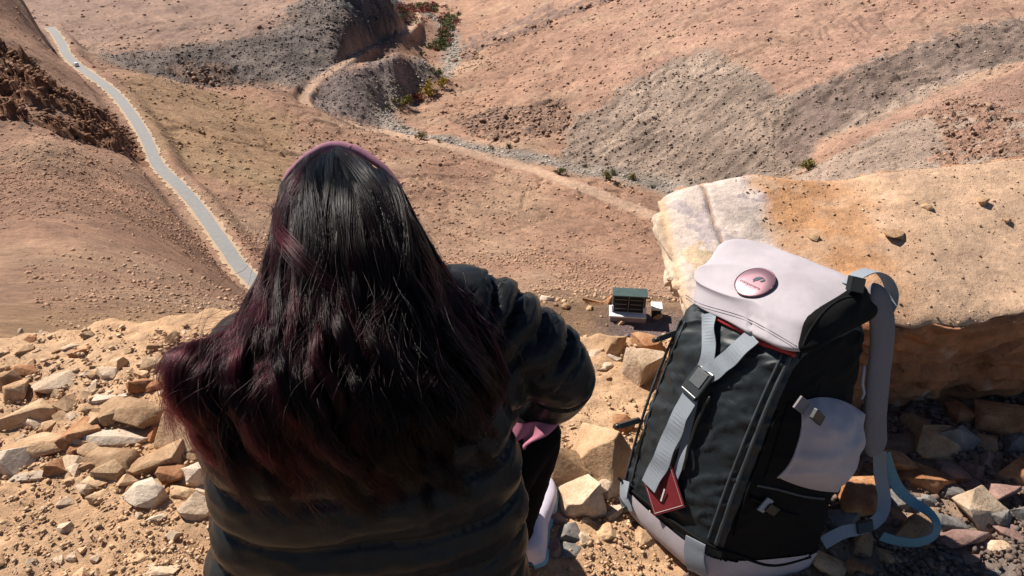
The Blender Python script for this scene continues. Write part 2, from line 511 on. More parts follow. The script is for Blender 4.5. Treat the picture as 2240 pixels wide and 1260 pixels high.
def relief(x, y, z):
    """metres of relief added to the smooth ground, and the soil colour with painted light and shade"""
    r = np.hypot(x, y)
    u, v = proj(np.stack([x, y, z], -1))
    n1 = fbm2(x / 30, y / 30, 3, 5); n2 = fbm2(x / 30 + 50, y / 30, 3, 9)
    nf = fbm2(x / 7, y / 7, 3, 15)
    uj = u + n1 * 22 + nf * 10; vj = v + n2 * 12 + nf * 6
    near = np.clip((r - 20) / 120, 0.0, 1)
    nb = np.clip((r - 4) / 40, 0.02, 1)
    dz = near * (fbm2(x / 45, y / 45, 3, 21) * 2.2) + nb * (fbm2(x / 9, y / 9, 4, 31) * 0.75) + nb * fbm2(x / 2.2, y / 2.2, 3, 41) * 0.22
    far = r > 130
    inp = lambda P: in_poly(uj, vj, P) & far
    nh = vnoise2(x / 1.7, y / 1.7, 19) - 0.5
    def soft(P, kj=1.0):
        m = np.zeros(x.shape)
        for k in range(7):
            a_ = k * 0.9
            m += in_poly(uj + kj * 26 * (k / 6.0) * math.cos(a_ * 2.1) + nh * 14, vj + kj * 17 * (k / 6.0) * math.sin(a_ * 2.1) + nh * 10, P)
        m = m / 7.0
        return np.clip(m + (nf * 0.45 + nh * 0.3) * (m * (1 - m) * 4), 0, 1) * far
    c = np.empty(x.shape + (3,)); c[:] = (0.41, 0.245, 0.162)
    # broad tints
    w = np.clip((u - 1000) / 500, 0, 1)[..., None] * np.clip((420 - v) / 200, 0, 1)[..., None]
    c = c * (1 - w) + np.array((0.46, 0.285, 0.205)) * w
    w = np.clip(n1 * 1.5 + 0.1, 0, 1)[..., None]
    c = c * (1 - w * 0.5) + np.array((0.40, 0.29, 0.19)) * w * 0.5
    w = (np.clip((150 - v) / 80, 0, 1) * np.clip((700 - u) / 100, 0, 1) * np.clip((r - 450) / 50, 0, 1))[..., None]
    c = c * (1 - w) + np.array((0.36, 0.24, 0.18)) * w
    # flow lines on the scree
    f0, f1 = at(1560, 130, 420), at(1250, 350, 390)
    fd = (f1 - f0)[:2]; fd /= np.linalg.norm(fd)
    sc = x * -fd[1] + y * fd[0]; al = x * fd[0] + y * fd[1]
    streak = 1 - np.abs(fbm2(sc / 5 + fbm2(x / 30, y / 30, 3, 3) * 1.7, al / 45, 4, 61, 0.65))
    gm = soft(P_GREY, 0.35)
    dz += gm * ((streak - 0.8) * 2.0 + fbm2(x / 3, y / 3, 3, 67) * 0.5)
    cg = np.array((0.39, 0.30, 0.232)) * (0.64 + 0.48 * np.clip(streak, 0, 1) ** 3)[..., None] * (1 + 0.25 * fbm2(x / 14, y / 40, 3, 77))[..., None]
    c = c * (1 - gm[..., None]) + cg * gm[..., None]
    d = soft(P_DARKG, 0.3); dd = d[..., None]
    c = c * (1 - dd) + np.array((0.265, 0.198, 0.16)) * (1 + 0.4 * nf + 0.2 * n2)[..., None] * dd
    dz += d * fbm2(x / 4, y / 4, 4, 83) * 1.0
    s = (soft(P_SPUR, 0.3) * (r < 340))[..., None]
    c = c * (1 - s) + np.array((0.43, 0.325, 0.25)) * (1 + 0.22 * n2 + 0.1 * nf)[..., None] * s  # spur's soil tone, lightened to paint in the sun on its crest
    for P_, cc in ((P_DARK1, (0.185, 0.155, 0.135)), (P_DARK2, (0.20, 0.16, 0.145))):
        d = soft(P_) * (r > 430); dd = d[..., None]
        c = c * (1 - dd) + np.array(cc) * (1 + 0.45 * nf + 0.3 * n1)[..., None] * dd
        dz += d * fbm2(x / 5, y / 5, 4, 87) * 1.2
    yl = (soft(P_YEL) * (r < 430))[..., None]
    c = c * (1 - yl) + c * np.array((0.99, 1.06, 0.93)) * yl
    # rills running down the slopes and rough broken ground
    rill = 1 - np.abs(fbm2(x / 26 + fbm2(x / 60, y / 60, 2, 103) * 2, y / 26 + n2, 4, 107))
    rf = near * np.clip((r - 230) / 90, 0, 1)
    dz -= rf * np.clip(rill - 0.86, 0, 1) * 9.0
    c = c * (1 - 0.9 * (rf * np.clip(rill - 0.88, 0, 1))[..., None])
    c = c * (1 + 0.20 * fbm2(x / 4, y / 4, 4, 109) * near + 0.16 * n1)[..., None]
    # outcrops: blocky ledges; the cliff's colour has its shade painted in
    for P_, amp, siz, cc, sd in ((P_OUT_L, 5.5, 9.0, (0.25, 0.13, 0.075), 3), (P_OUT_R1, 2.2, 6.0, (0.28, 0.185, 0.135), 4), (P_OUT_R2, 3.0, 10.0, (0.27, 0.18, 0.14), 5), (P_OUT_R3, 1.8, 5.0, (0.36, 0.22, 0.155), 6), (P_OUT_L2, 2.5, 8.0, (0.20, 0.14, 0.11), 7), (P_CLIFF, 5.5, 18.0, (0.10, 0.10, 0.10), 8)):
        o = inp(P_)
        if not o.any(): continue
        wx, wy = x + fbm2(x / 6, y / 6, 3, 91) * 4, y + fbm2(x / 6 + 9, y / 6, 3, 93) * 4
        d1, v1 = cell2(wx / siz, wy / (siz * 0.6), sd)
        d2, v2 = cell2(wx / siz * 2.7, wy / siz * 3.4, sd + 40)
        d3, v3 = cell2(wx / siz * 6, wy / siz * 8, sd + 80)
        blk = (v1 - 0.45) * amp + (v2 - 0.5) * amp * 0.6 + (v3 - 0.5) * amp * 0.25 + np.abs(fbm2(x / 3, y / 3, 3, 95)) * amp * 0.25
        sel = (v1 + 0.35 * n2) > 0.30
        dz += np.where(o & sel, blk, 0)
        c = np.where((o & sel)[..., None], np.array(cc) * (0.75 + 0.6 * v2)[..., None], c)
    # river bed, road bench, track
    dr, zr = seg_dist(x, y, river_c[::2])
    wv = np.clip(1.4 - (dr + n1 * 6 + nf * 3) / 9, 0, 1) * far
    c = c * (1 - wv[..., None]) + np.array((0.32, 0.275, 0.225)) * (1 + 0.6 * nf)[..., None] * wv[..., None]
    dz *= 1 - 0.7 * np.clip(1.6 - dr / 10, 0, 1) * far
    zt = z + dz
    for pts, hw, bl in ((road_c, 4.2, 7.0), (track_c, 2.4, 4.0), (shelf_c, 2.6, 2.0)):
        q, zz = seg_dist(x, y, pts[::2])
        w = np.clip(1 - (q - hw) / bl, 0, 1); w = w * w * (3 - 2 * w)
        zt = zt * (1 - w) + (zz - 0.12) * w
    q, _ = seg_dist(x, y, track_c[::2])
    w = np.clip(1 - (q + nf * 2 + n2 - 2.6) / 3.0, 0, 1)[..., None] * 0.9
    c = c * (1 - w) + np.array((0.56, 0.385, 0.265)) * w
    # yellowish tufts tint, shelf soil
    w = (np.clip((60 - r) / 25, 0, 1))[..., None]
    c = c * (1 - w) + np.array((0.44, 0.28, 0.165)) * (1 + 0.2 * nf)[..., None] * w
    q, _ = seg_dist(x, y, shelf_c)
    w = np.clip(1.2 - q / 1.6 + nf * 0.4, 0, 1)[..., None] * np.clip((x - 4) / 2, 0, 1)[..., None] * (r < 60)[..., None]
    c = c * (1 - w) + np.array((0.34, 0.25, 0.22)) * w
    return zt, np.clip(c, 0.02, 0.9)

lr = np.concatenate([np.linspace(math.log(2.3), math.log(140), 170, endpoint=False), np.linspace(math.log(140), math.log(660), 560, endpoint=False), np.linspace(math.log(660), math.log(1700), 110)])
az = np.concatenate([np.linspace(-1.0, -0.66, 40, endpoint=False), np.linspace(-0.66, 0.66, 640, endpoint=False), np.linspace(0.66, 1.0, 41)])
LR, AZ = np.meshgrid(lr, az, indexing='ij')
RR = np.exp(LR)
TX, TY = RR * np.sin(AZ), RR * np.cos(AZ)
TZ = -base_td(AZ, LR) * RR
TZ, TC = relief(TX, TY, TZ)
nR, nA = TX.shape
TV = np.stack([TX, TY, TZ], -1)
terrain = mesh_np('hillside', TV.reshape(-1, 3), grid_faces(nR, nA)[:, ::-1], M['terrain'], None, True, TC.reshape(-1, 3))
tag(terrain, 'bare reddish brown valley slopes with grey scree', None, None, 'structure')

lr_i = np.arange(nR); az_i = np.arange(nA)
def ground(x, y):
    """height of the valley mesh"""
    r = np.hypot(x, y)
    i = np.interp(np.log(r), lr, lr_i); j = np.interp(np.arctan2(x, y), az, az_i)
    i0 = np.clip(np.floor(i).astype(int), 0, nR - 2); j0 = np.clip(np.floor(j).astype(int), 0, nA - 2)
    a, b = i - i0, j - j0
    return (TZ[i0, j0] * (1 - a) * (1 - b) + TZ[i0 + 1, j0] * a * (1 - b) + TZ[i0, j0 + 1] * (1 - a) * b + TZ[i0 + 1, j0 + 1] * a * b)

def strip(name, pts, hw, lift, mat, jit=0.0, seed=1, nx=5):
    P = np.asarray(pts); T = np.gradient(P[:, :2], axis=0); T /= np.linalg.norm(T, axis=1)[:, None]
    S = np.stack([T[:, 1], -T[:, 0]], 1)
    k = np.linspace(-1, 1, nx)
    jl = 1 + jit * fbm2(np.arange(len(P)) * 0.9, np.zeros(len(P)), 3, seed); jr = 1 + jit * fbm2(np.arange(len(P)) * 0.9, np.zeros(len(P)) + 7, 3, seed)
    w = np.where(k[None] < 0, k[None] * jl[:, None], k[None] * jr[:, None]) * hw
    X = P[:, 0:1] + S[:, 0:1] * w; Y = P[:, 1:2] + S[:, 1:2] * w
    Z = np.repeat(P[:, 2:3], nx, 1) + lift
    V = np.stack([X, Y, Z], -1).reshape(-1, 3)
    return mesh_np(name, V, grid_faces(len(P), nx), mat)

tag(strip('road_verge', cr(road_c, 420), 2.9, 0.05, M['verge'], 0.45, 3), 'pale dusty shoulders along the asphalt road', None, None, 'structure')
tag(strip('road', cr(road_c, 420), 1.95, 0.11, M['road'], 0.10, 5), 'grey asphalt road winding down the hillside', None, None, 'structure')

# loose stones over the slopes
rng = np.random.default_rng(4)
def stones(name, n, pick, smin, smax, mat, label, seed, power=2.2, lift=0.2, cscale=(0.55, 1.15)):
    """one joined mesh of many small angular stones; pick(rng, n) -> x, y, z, colour"""
    g = np.random.default_rng(seed)
    x, y, z, c = pick(g, n)
    n = len(x)
    dep = np.maximum(y * cp - z * sp, 0.5)
    px = smin + (smax - smin) * g.random(n) ** (power * 2)
    s = px * dep / FPX * 0.5
    base = np.array([(1, 0, 0), (-1, 0, 0), (0, 1, 0), (0, -1, 0), (0, 0, 1), (0, 0, -0.8), (0.62, 0.62, 0.5), (-0.6, 0.6, 0.45)])
    tri = np.array([(0, 6, 4), (6, 2, 4), (2, 7, 4), (7, 1, 4), (1, 3, 4), (3, 0, 4), (0, 2, 6), (2, 1, 7), (2, 0, 5), (1, 2, 5), (3, 1, 5), (0, 3, 5)])
    V = base[None] * (0.65 + 0.7 * g.random((n, 8, 1))) + (g.random((n, 8, 3)) - 0.5) * 0.35
    sc = np.stack([0.8 + 0.6 * g.random(n), 0.8 + 0.6 * g.random(n), 0.5 + 0.5 * g.random(n)], 1)
    V = V * sc[:, None]
    a = g.random(n) * 6.283
    ca, sa = np.cos(a)[:, None], np.sin(a)[:, None]
    V = np.stack([V[..., 0] * ca - V[..., 1] * sa, V[..., 0] * sa + V[..., 1] * ca, V[..., 2]], -1)
    V = V * s[:, None, None] + np.stack([x, y, z + s * lift], -1)[:, None]
    Fc = (tri[None] + (np.arange(n) * 8)[:, None, None]).reshape(-1, 3)
    cc = np.repeat(c * (cscale[0] + (cscale[1] - cscale[0]) * g.random((n, 1))), 8, 0)
    o = mesh_np(name, V.reshape(-1, 3), Fc, mat, None, False, cc)
    return tag(o, label, None, None, 'stuff')

def pick_slope(dens=None, rlo=30, rhi=900):
    i0 = np.searchsorted(lr, math.log(rlo)); i1 = np.searchsorted(lr, math.log(rhi))
    def f(g, n):
        i = g.integers(i0, i1 - 1, n * 2); j = g.integers(40, nA - 42, n * 2)
        p = TV[i, j]
        u, v = proj(p)
        k = (u > -60) & (u < 2300) & (v > -40) & (v < 760)
        q, _ = seg_dist(p[:, 0], p[:, 1], road_c[::4]); k &= q > 4.5
        q, _ = seg_dist(p[:, 0], p[:, 1], track_c[::4]); k &= (q > 3)
        clump = fbm2(p[:, 0] / 25, p[:, 1] / 25, 4, 55)
        k &= g.random(n * 2) < np.clip(0.45 + clump * 1.1, 0.06, 1)
        p = p[k][:n]; cc = TC[i, j][k][:n]
        return p[:, 0], p[:, 1], p[:, 2], cc
    return f
M['stones'] = m_vcol('slope_stone', (2.0,), 0.25, 3.0, 0.5, 0.1)
stones('slope_stones', 42000, pick_slope(), 1.6, 9.0, M['stones'], 'countless loose stones strewn over the valley slopes', 11, 2.4, 0.15, (0.7, 1.15))
stones('hillside_stones', 40000, pick_slope(None, 28, 230), 1.6, 8.0, M['stones'], 'loose stones on the near hillside above the road', 13, 2.4, 0.15, (0.7, 1.2))
def pick_poly(polys, colr):
    def f(g, n):
        i = g.integers(170, nR - 120, n * 40); j = g.integers(40, nA - 42, n * 40)
        p = TV[i, j]; u, v = proj(p)
        k = np.zeros(len(u), bool)
        for P_ in polys: k |= in_poly(u + g.normal(size=len(u)) * 8, v + g.normal(size=len(u)) * 6, P_)
        q, _ = seg_dist(p[:, 0], p[:, 1], road_c[::4]); k &= q > 3.6
        k &= np.hypot(p[:, 0], p[:, 1]) > 150
        p = p[k][:n]; c = np.array(colr)[None] * (0.7 + 0.6 * g.random((len(p), 1)))
        return p[:, 0], p[:, 1], p[:, 2], c
    return f
stones('outcrop_rocks', 5000, pick_poly([P_OUT_L], (0.22, 0.115, 0.068)), 2.0, 15.0, M['stones'], 'dark brown broken rocks of the outcrop above the road', 14, 2.2, 0.1, (0.7, 1.2))
stones('outcrop_rocks', 1500, pick_poly([P_OUT_R1, P_OUT_R2, P_OUT_R3, P_OUT_L2], (0.30, 0.19, 0.135)), 3.0, 15.0, M['stones'], 'broken rocks of the outcrops on the far slopes', 15, 1.8, 0.1, (0.7, 1.2))
stones('scree', 11000, pick_poly([P_GREY, P_DARKG, P_SPUR], (0.31, 0.235, 0.18)), 1.5, 6.5, M['stones'], 'fine scree on the grey far slope', 16, 2.0, 0.1, (0.75, 1.2))
stones('dark_scree', 8000, pick_poly([P_DARK1, P_DARK2], (0.165, 0.135, 0.12)), 1.5, 5.5, M['stones'], 'fine dark scree on the far dark slopes', 17, 2.0, 0.1, (0.7, 1.25))
def pick_river(g, n):
    k = g.integers(0, len(river_c) - 1, n * 2); w = g.random((n * 2, 1))
    p = river_c[k] * (1 - w) + river_c[k + 1] * w
    x = p[:, 0] + g.normal(size=n * 2) * 5; y = p[:, 1] + g.normal(size=n * 2) * 4
    return x[:n], y[:n], ground(x[:n], y[:n]), np.array((0.36, 0.32, 0.28))[None] * (0.6 + 0.8 * g.random((n, 1)))
stones('river_stones', 4500, pick_river, 1.5, 7.0, M['stones'], 'pale stones filling the dry stream bed', 19, 2.0, 0.1, (0.8, 1.2))
stones('slope_gravel', 14000, pick_slope(None, 14, 75), 1.5, 6.0, M['stones'], 'fine gravel on the slope falling away from the ledge', 18, 2.0, 0.1, (0.75, 1.25))
stones('shelf_stones', 15000, pick_slope(None, 12, 140), 2.0, 13.0, M['stones'], 'loose stones on the slope just below the ledge', 12, 2.4, 0.25, (0.6, 1.4))
# ------------------------------------------------------------------ the ledge in front of the camera
EDGE_PX = [(-900, 800), (-300, 770), (0, 748), (100, 735), (200, 722), (420, 712), (600, 715), (900, 735), (1250, 752), (1340, 742), (1430, 745), (1700, 700), (2300, 690), (3000, 690)]
_e = np.array([atz(u, v, -1.44) for u, v in EDGE_PX])
def edge_y(x): return np.interp(x, _e[:, 0], _e[:, 1])

def ledge_z(x, y):
    z = -1.45 + 0.035 * fbm2(x / 0.5, y / 0.5, 3, 201)
    z = z + 0.05 * np.clip((y - 1.5) / 0.4, 0, 1) * np.clip(1 - np.abs(x + 0.9) / 0.8, 0, 1)
    d = y - edge_y(x) + 0.05 * fbm2(x / 0.12, y / 0.12, 3, 205)
    z = z - np.where(d > 0, d * 1.15 + 2.5 * d ** 2, 0)
    return z

gx = np.arange(-2.4, 2.9, 0.011); gy = np.arange(-0.9, 3.0, 0.011)
GX, GY = np.meshgrid(gx, gy)
GZ = ledge_z(GX, GY)
GZ = GZ + 0.016 * np.abs(fbm2(GX / 0.09, GY / 0.09, 4, 211)) + 0.008 * fbm2(GX / 0.03, GY / 0.03, 3, 215)
gc = np.empty(GX.shape + (3,)); gc[:] = (0.56, 0.355, 0.205)
w = np.clip(fbm2(GX / 0.35, GY / 0.35, 4, 221) * 1.4 + 0.2, 0, 1)[..., None]
gc = gc * (1 - 0.5 * w) + np.array((0.56, 0.40, 0.26)) * 0.5 * w
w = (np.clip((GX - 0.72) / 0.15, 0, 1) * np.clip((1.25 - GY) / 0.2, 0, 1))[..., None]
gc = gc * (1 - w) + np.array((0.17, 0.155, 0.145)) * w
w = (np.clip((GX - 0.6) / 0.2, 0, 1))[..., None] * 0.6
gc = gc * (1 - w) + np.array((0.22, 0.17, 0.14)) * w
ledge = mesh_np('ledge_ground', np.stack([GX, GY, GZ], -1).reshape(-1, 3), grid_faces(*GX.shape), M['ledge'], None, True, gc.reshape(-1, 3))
tag(ledge, 'sandy orange dirt of the viewpoint ledge', None, None, 'structure')

def on_ledge(u, v, lift=0.0):
    """ledge point in direction (u, v)"""
    d = ray(u, v)
    lo, hi = 0.6, 6.0
    for t in np.linspace(0.6, 4.0, 340):
        p = d * t
        if p[2] <= ledge_z(np.array([p[0]]), np.array([p[1]]))[0] + lift:
            return p, t
    return d * 2.2, 2.2

# ------------------------------------------------------------------ stones of the ledge
def rock_mesh(seed, n=15, sub=1, rough=0.05, box=3.0):
    g = np.random.default_rng(seed)
    p = g.normal(size=(n, 3)); p /= np.linalg.norm(p, axis=1)[:, None]
    p = p / (np.abs(p) ** box).sum(1)[:, None] ** (1 / box)
    p *= 0.82 + 0.25 * g.random((n, 1))
    bm = bmesh.new()
    for q in p: bm.verts.new(q)
    r = bmesh.ops.convex_hull(bm, input=bm.verts)
    bmesh.ops.delete(bm, geom=[e for e in r['geom_interior'] if isinstance(e, bmesh.types.BMVert)], context='VERTS')
    bmesh.ops.dissolve_limit(bm, angle_limit=rad(14), verts=bm.verts, edges=bm.edges)
    bmesh.ops.bevel(bm, geom=list(bm.edges), offset=0.022, segments=1, affect='EDGES')
    bmesh.ops.triangulate(bm, faces=bm.faces)
    for _ in range(sub):
        lon = [e for e in bm.edges if e.calc_length() > 0.3 / (1 + _)]
        bmesh.ops.subdivide_edges(bm, edges=lon, cuts=1, use_grid_fill=False)
        bmesh.ops.triangulate(bm, faces=bm.faces)
    co = np.array([v.co for v in bm.verts])
    d = fbm3(co * 2.2 + seed * 3.1, 3, seed % 50) * rough * 1.6 + fbm3(co * 7 + seed, 2, seed % 40 + 9) * rough * 0.7
    nrm = co / np.linalg.norm(co, axis=1)[:, None]
    co = co + nrm * d[:, None]
    for v, q in zip(bm.verts, co): v.co = q
    mn, mx = co.min(0), co.max(0)
    for v in bm.verts: v.co = Vector((np.array(v.co) - (mn + mx) / 2) / (mx - mn) * 2)
    me = bpy.data.meshes.new('rock')
    bm.to_mesh(me); bm.free()
    me.polygons.foreach_set('use_smooth', np.ones(len(me.polygons), bool))
    me.set_sharp_from_angle(angle=rad(28))
    return me

occupied = []
def rock(u, v, w, h, mat, label, seed, rz=0.0, tilt=(0, 0), flat=0.62, sink=0.40, group='stones lying on the ledge', sub=2, n=15, zoff=0.0):
    w *= 1.12; h *= 1.15
    P, t = on_ledge(u, v + 0.22 * h)
    sx = w * t / FPX; hy = h * t / FPX
    sy, sz = hy * 0.95, hy * 1.12 * flat
    me = rock_mesh(seed, n, sub, 0.035, 4.0)
    o = link('rock', me, M[mat])
    o.scale = (sx / 2, sy / 2, sz / 2)
    o.rotation_euler = (rad(tilt[0]), rad(tilt[1]), rad(rz))
    o.location = (P[0], P[1], P[2] + sz * (0.5 - sink) + zoff)
    occupied.append((u, v, max(w, h) / 2))
    return tag(o, label, 'rock', group)

GL = 'stones scattered on the dirt beside the seated woman'
HERO_L = [
 (135, 825, 100, 52, 'pale', 'long pale slab lying aslant in the dirt, upper left of the stone pile', 38, (0, 12), 0.5),
 (237, 815, 48, 36, 'pale', 'small pinkish block alone on the slope above the grey white flake', 5, (8, 0), 0.8),
 (60, 903, 112, 62, 'tan', 'tan wedge with a deep shadow under its right end, near the left picture edge', 18, (0, -6), 0.7),
 (303, 893, 138, 92, 'brown', 'biggest rounded brown boulder of the pile, dark stain on its right end', -6, (6, 4), 0.75),
 (246, 860, 88, 34, 'white', 'flat grey white flake behind the big rounded brown boulder', 8, (5, 0), 0.45),
 (312, 838, 56, 42, 'rust', 'rust coloured block touching the back of the rounded brown boulder', 20, (0, 10), 0.9),
 (352, 822, 50, 36, 'tan', 'tan stone topping the pile just left of the blown out hair', -10, (0, 0), 0.8),
 (376, 846, 36, 56, 'pale', 'upright yellowish stone half behind the hair tip', 80, (0, 0), 0.9),
 (410, 938, 82, 118, 'tan', 'large upright tan block wedged against the jacket sleeve', 70, (-14, 8), 0.9),
 (262, 948, 180, 50, 'white', 'speckled grey and white slab below the rounded brown boulder', -4, (6, 0), 0.5),
 (248, 1003, 120, 78, 'brown', 'broad reddish slab with an undercut shaded front, middle of the pile', -5, (10, 0), 0.6),
 (345, 992, 130, 72, 'brown', 'jagged brown slab joined to the right end of the broad reddish slab', 12, (8, -8), 0.65),
 (118, 972, 130, 66, 'tan', 'wide flat topped tan rock with one dark pointed flank', -8, (10, 6), 0.65),
 (30, 1000, 120, 88, 'white', 'big whitish rock cut by the left picture edge', 14, (12, 0), 0.7),
 (66, 1038, 90, 30, 'white', 'thin white flake under the big whitish rock', 6, (0, 0), 0.5),
 (128, 1020, 62, 48, 'rust', 'rust brown wedge between the white flake and the small pink slab', 40, (0, 12), 0.9),
 (165, 1008, 76, 40, 'pale', 'smooth pinkish slab resting against a rust brown wedge', -16, (14, 0), 0.5),
 (210, 1050, 56, 44, 'tan', 'squarish tan stone in front of the broad reddish slab', 10, (0, 0), 0.7),
 (238, 1078, 80, 36, 'tan', 'tilted tan flake lying ahead of the squarish tan stone', 24, (0, 14), 0.5),
 (318, 1072, 92, 66, 'white', 'chalky white rock lowest in the pile, grey underside', -12, (10, 0), 0.75),
 (382, 1034, 60, 46, 'rust', 'orange brown block with a square shaded front by the jacket', 6, (0, 0), 0.85),
 (440, 1032, 60, 76, 'white', 'tall whitish rock pressed against the jacket back', 60, (0, 10), 0.9),
 (398, 1072, 66, 34, 'tan', 'orange stone just under the square orange brown block', -14, (0, 0), 0.7),
 (430, 1106, 62, 58, 'pale', 'grey pink pointed rock nearest the jacket hem', 30, (0, -18), 0.9),
 (62, 742, 36, 22, 'rust', 'reddish stone on the brow of the slope, far left', 0, (0, 0), 0.8),
 (88, 748, 28, 16, 'tan', 'small tan stone right beside the reddish stone on the brow', 0, (0, 0), 0.8),
 (176, 765, 46, 28, 'rust', 'red brown chip below the brow of the slope', 20, (0, 0), 0.7),
 (158, 755, 40, 22, 'pale', 'pale chip leaning on the red brown chip below the brow', 30, (0, 10), 0.6),
 (308, 1216, 70, 34, 'tan', 'flat tan stone half buried at the bottom edge, left of the jacket', -10, (0, 0), 0.5),
 (352, 1244, 84, 44, 'pale', 'pale slab cut by the bottom edge left of the jacket', 12, (6, 0), 0.5),
 (70, 1236, 30, 24, 'white', 'little white stone alone in the dirt, bottom left corner', 0, (0, 0), 0.8),
 (164, 1186, 28, 16, 'white', 'tiny grey white chip in the open dirt patch', 0, (0, 0), 0.6),
 (240, 1186, 30, 18, 'pale', 'tiny cream chip in the open dirt patch', 10, (0, 0), 0.6),
 (18, 1186, 60, 34, 'pale', 'low grey pink stone at the left edge under the white rocks', 0, (0, 0), 0.4),
]
for k, (u, v, w, h, m, lab, rz, tl, fl) in enumerate(HERO_L):
    rock(u, v, w, h, m, lab, 300 + k * 7, rz, tl, fl, group=GL)
GM = 'stones lying between the woman and the backpack'
HERO_M = [
 (1345, 754, 54, 50, 'tan', 'tan block with a dark red flank on the ledge rim', 25, (0, 10), 0.95),
 (1414, 748, 60, 54, 'rust', 'rounded rust stone on the rim touching the backpack', 0, (0, 0), 0.8),
 (1402, 796, 74, 92, 'pale', 'large cream rock with a pointed top left of the backpack', 55, (-10, 14), 0.95),
 (1302, 985, 118, 140, 'tan', 'biggest leaning slab with a red brown flank, left of the backpack', 40, (-18, 34), 0.9),
 (1226, 1032, 56, 130, 'brown', 'narrow brown slab standing beside the white shoe', 75, (0, 30), 0.9),
 (1272, 1086, 84, 100, 'pale', 'chunky pale rock with a crumbly front, ahead of the big leaning slab', 40, (-10, 6), 0.95),
 (1330, 1050, 62, 76, 'pale', 'smooth cream rock between the chunky pale rock and the backpack base', -20, (0, 0), 0.8),
 (1345, 1112, 62, 50, 'pale', 'cream stone with a square dark front under the backpack base', 10, (0, 0), 0.8),
 (1320, 1158, 54, 46, 'tan', 'tan stone in front of the cream stone with the square dark front', -10, (0, 0), 0.7),
 (1284, 1142, 40, 40, 'tan', 'round tan stone just below the chunky pale rock', 0, (0, 0), 0.8),
 (1278, 1176, 36, 34, 'pale', 'pale stone lowest of the row under the chunky pale rock', 0, (0, 0), 0.8),
 (1412, 1168, 58, 50, 'tan', 'tan stone tucked under the pale lower edge of the backpack', 15, (0, 0), 0.8),
 (1362, 925, 34, 50, 'rust', 'orange stone behind the black clip on the backpack flank', 70, (0, 0), 0.8),
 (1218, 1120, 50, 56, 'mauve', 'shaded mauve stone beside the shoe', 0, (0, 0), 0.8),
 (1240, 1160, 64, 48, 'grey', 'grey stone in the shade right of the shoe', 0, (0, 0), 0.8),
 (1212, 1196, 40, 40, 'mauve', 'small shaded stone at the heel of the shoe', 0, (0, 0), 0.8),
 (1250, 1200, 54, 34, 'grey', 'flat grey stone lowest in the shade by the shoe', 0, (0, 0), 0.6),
 (1308, 772, 40, 24, 'pale', 'pale pebble on the rim right of the elbow', 0, (0, 0), 0.7),
 (1328, 800, 36, 24, 'pale', 'pinkish pebble between the elbow and the large cream rock', 0, (0, 0), 0.7),
 (1306, 800, 26, 20, 'tan', 'small tan pebble close to the elbow', 0, (0, 0), 0.7),
 (1342, 780, 30, 20, 'white', 'whitish pebble under the tan block on the rim', 0, (0, 0), 0.7),
 (1398, 842, 20, 14, 'mauve', 'mauve pebble at the foot of the large cream rock', 0, (0, 0), 0.7),
]
for k, (u, v, w, h, m, lab, rz, tl, fl) in enumerate(HERO_M):
    rock(u, v, w, h, m, lab, 700 + k * 11, rz, tl, fl, group=GM)
GR = 'shaded rubble under the boulder beside the backpack'
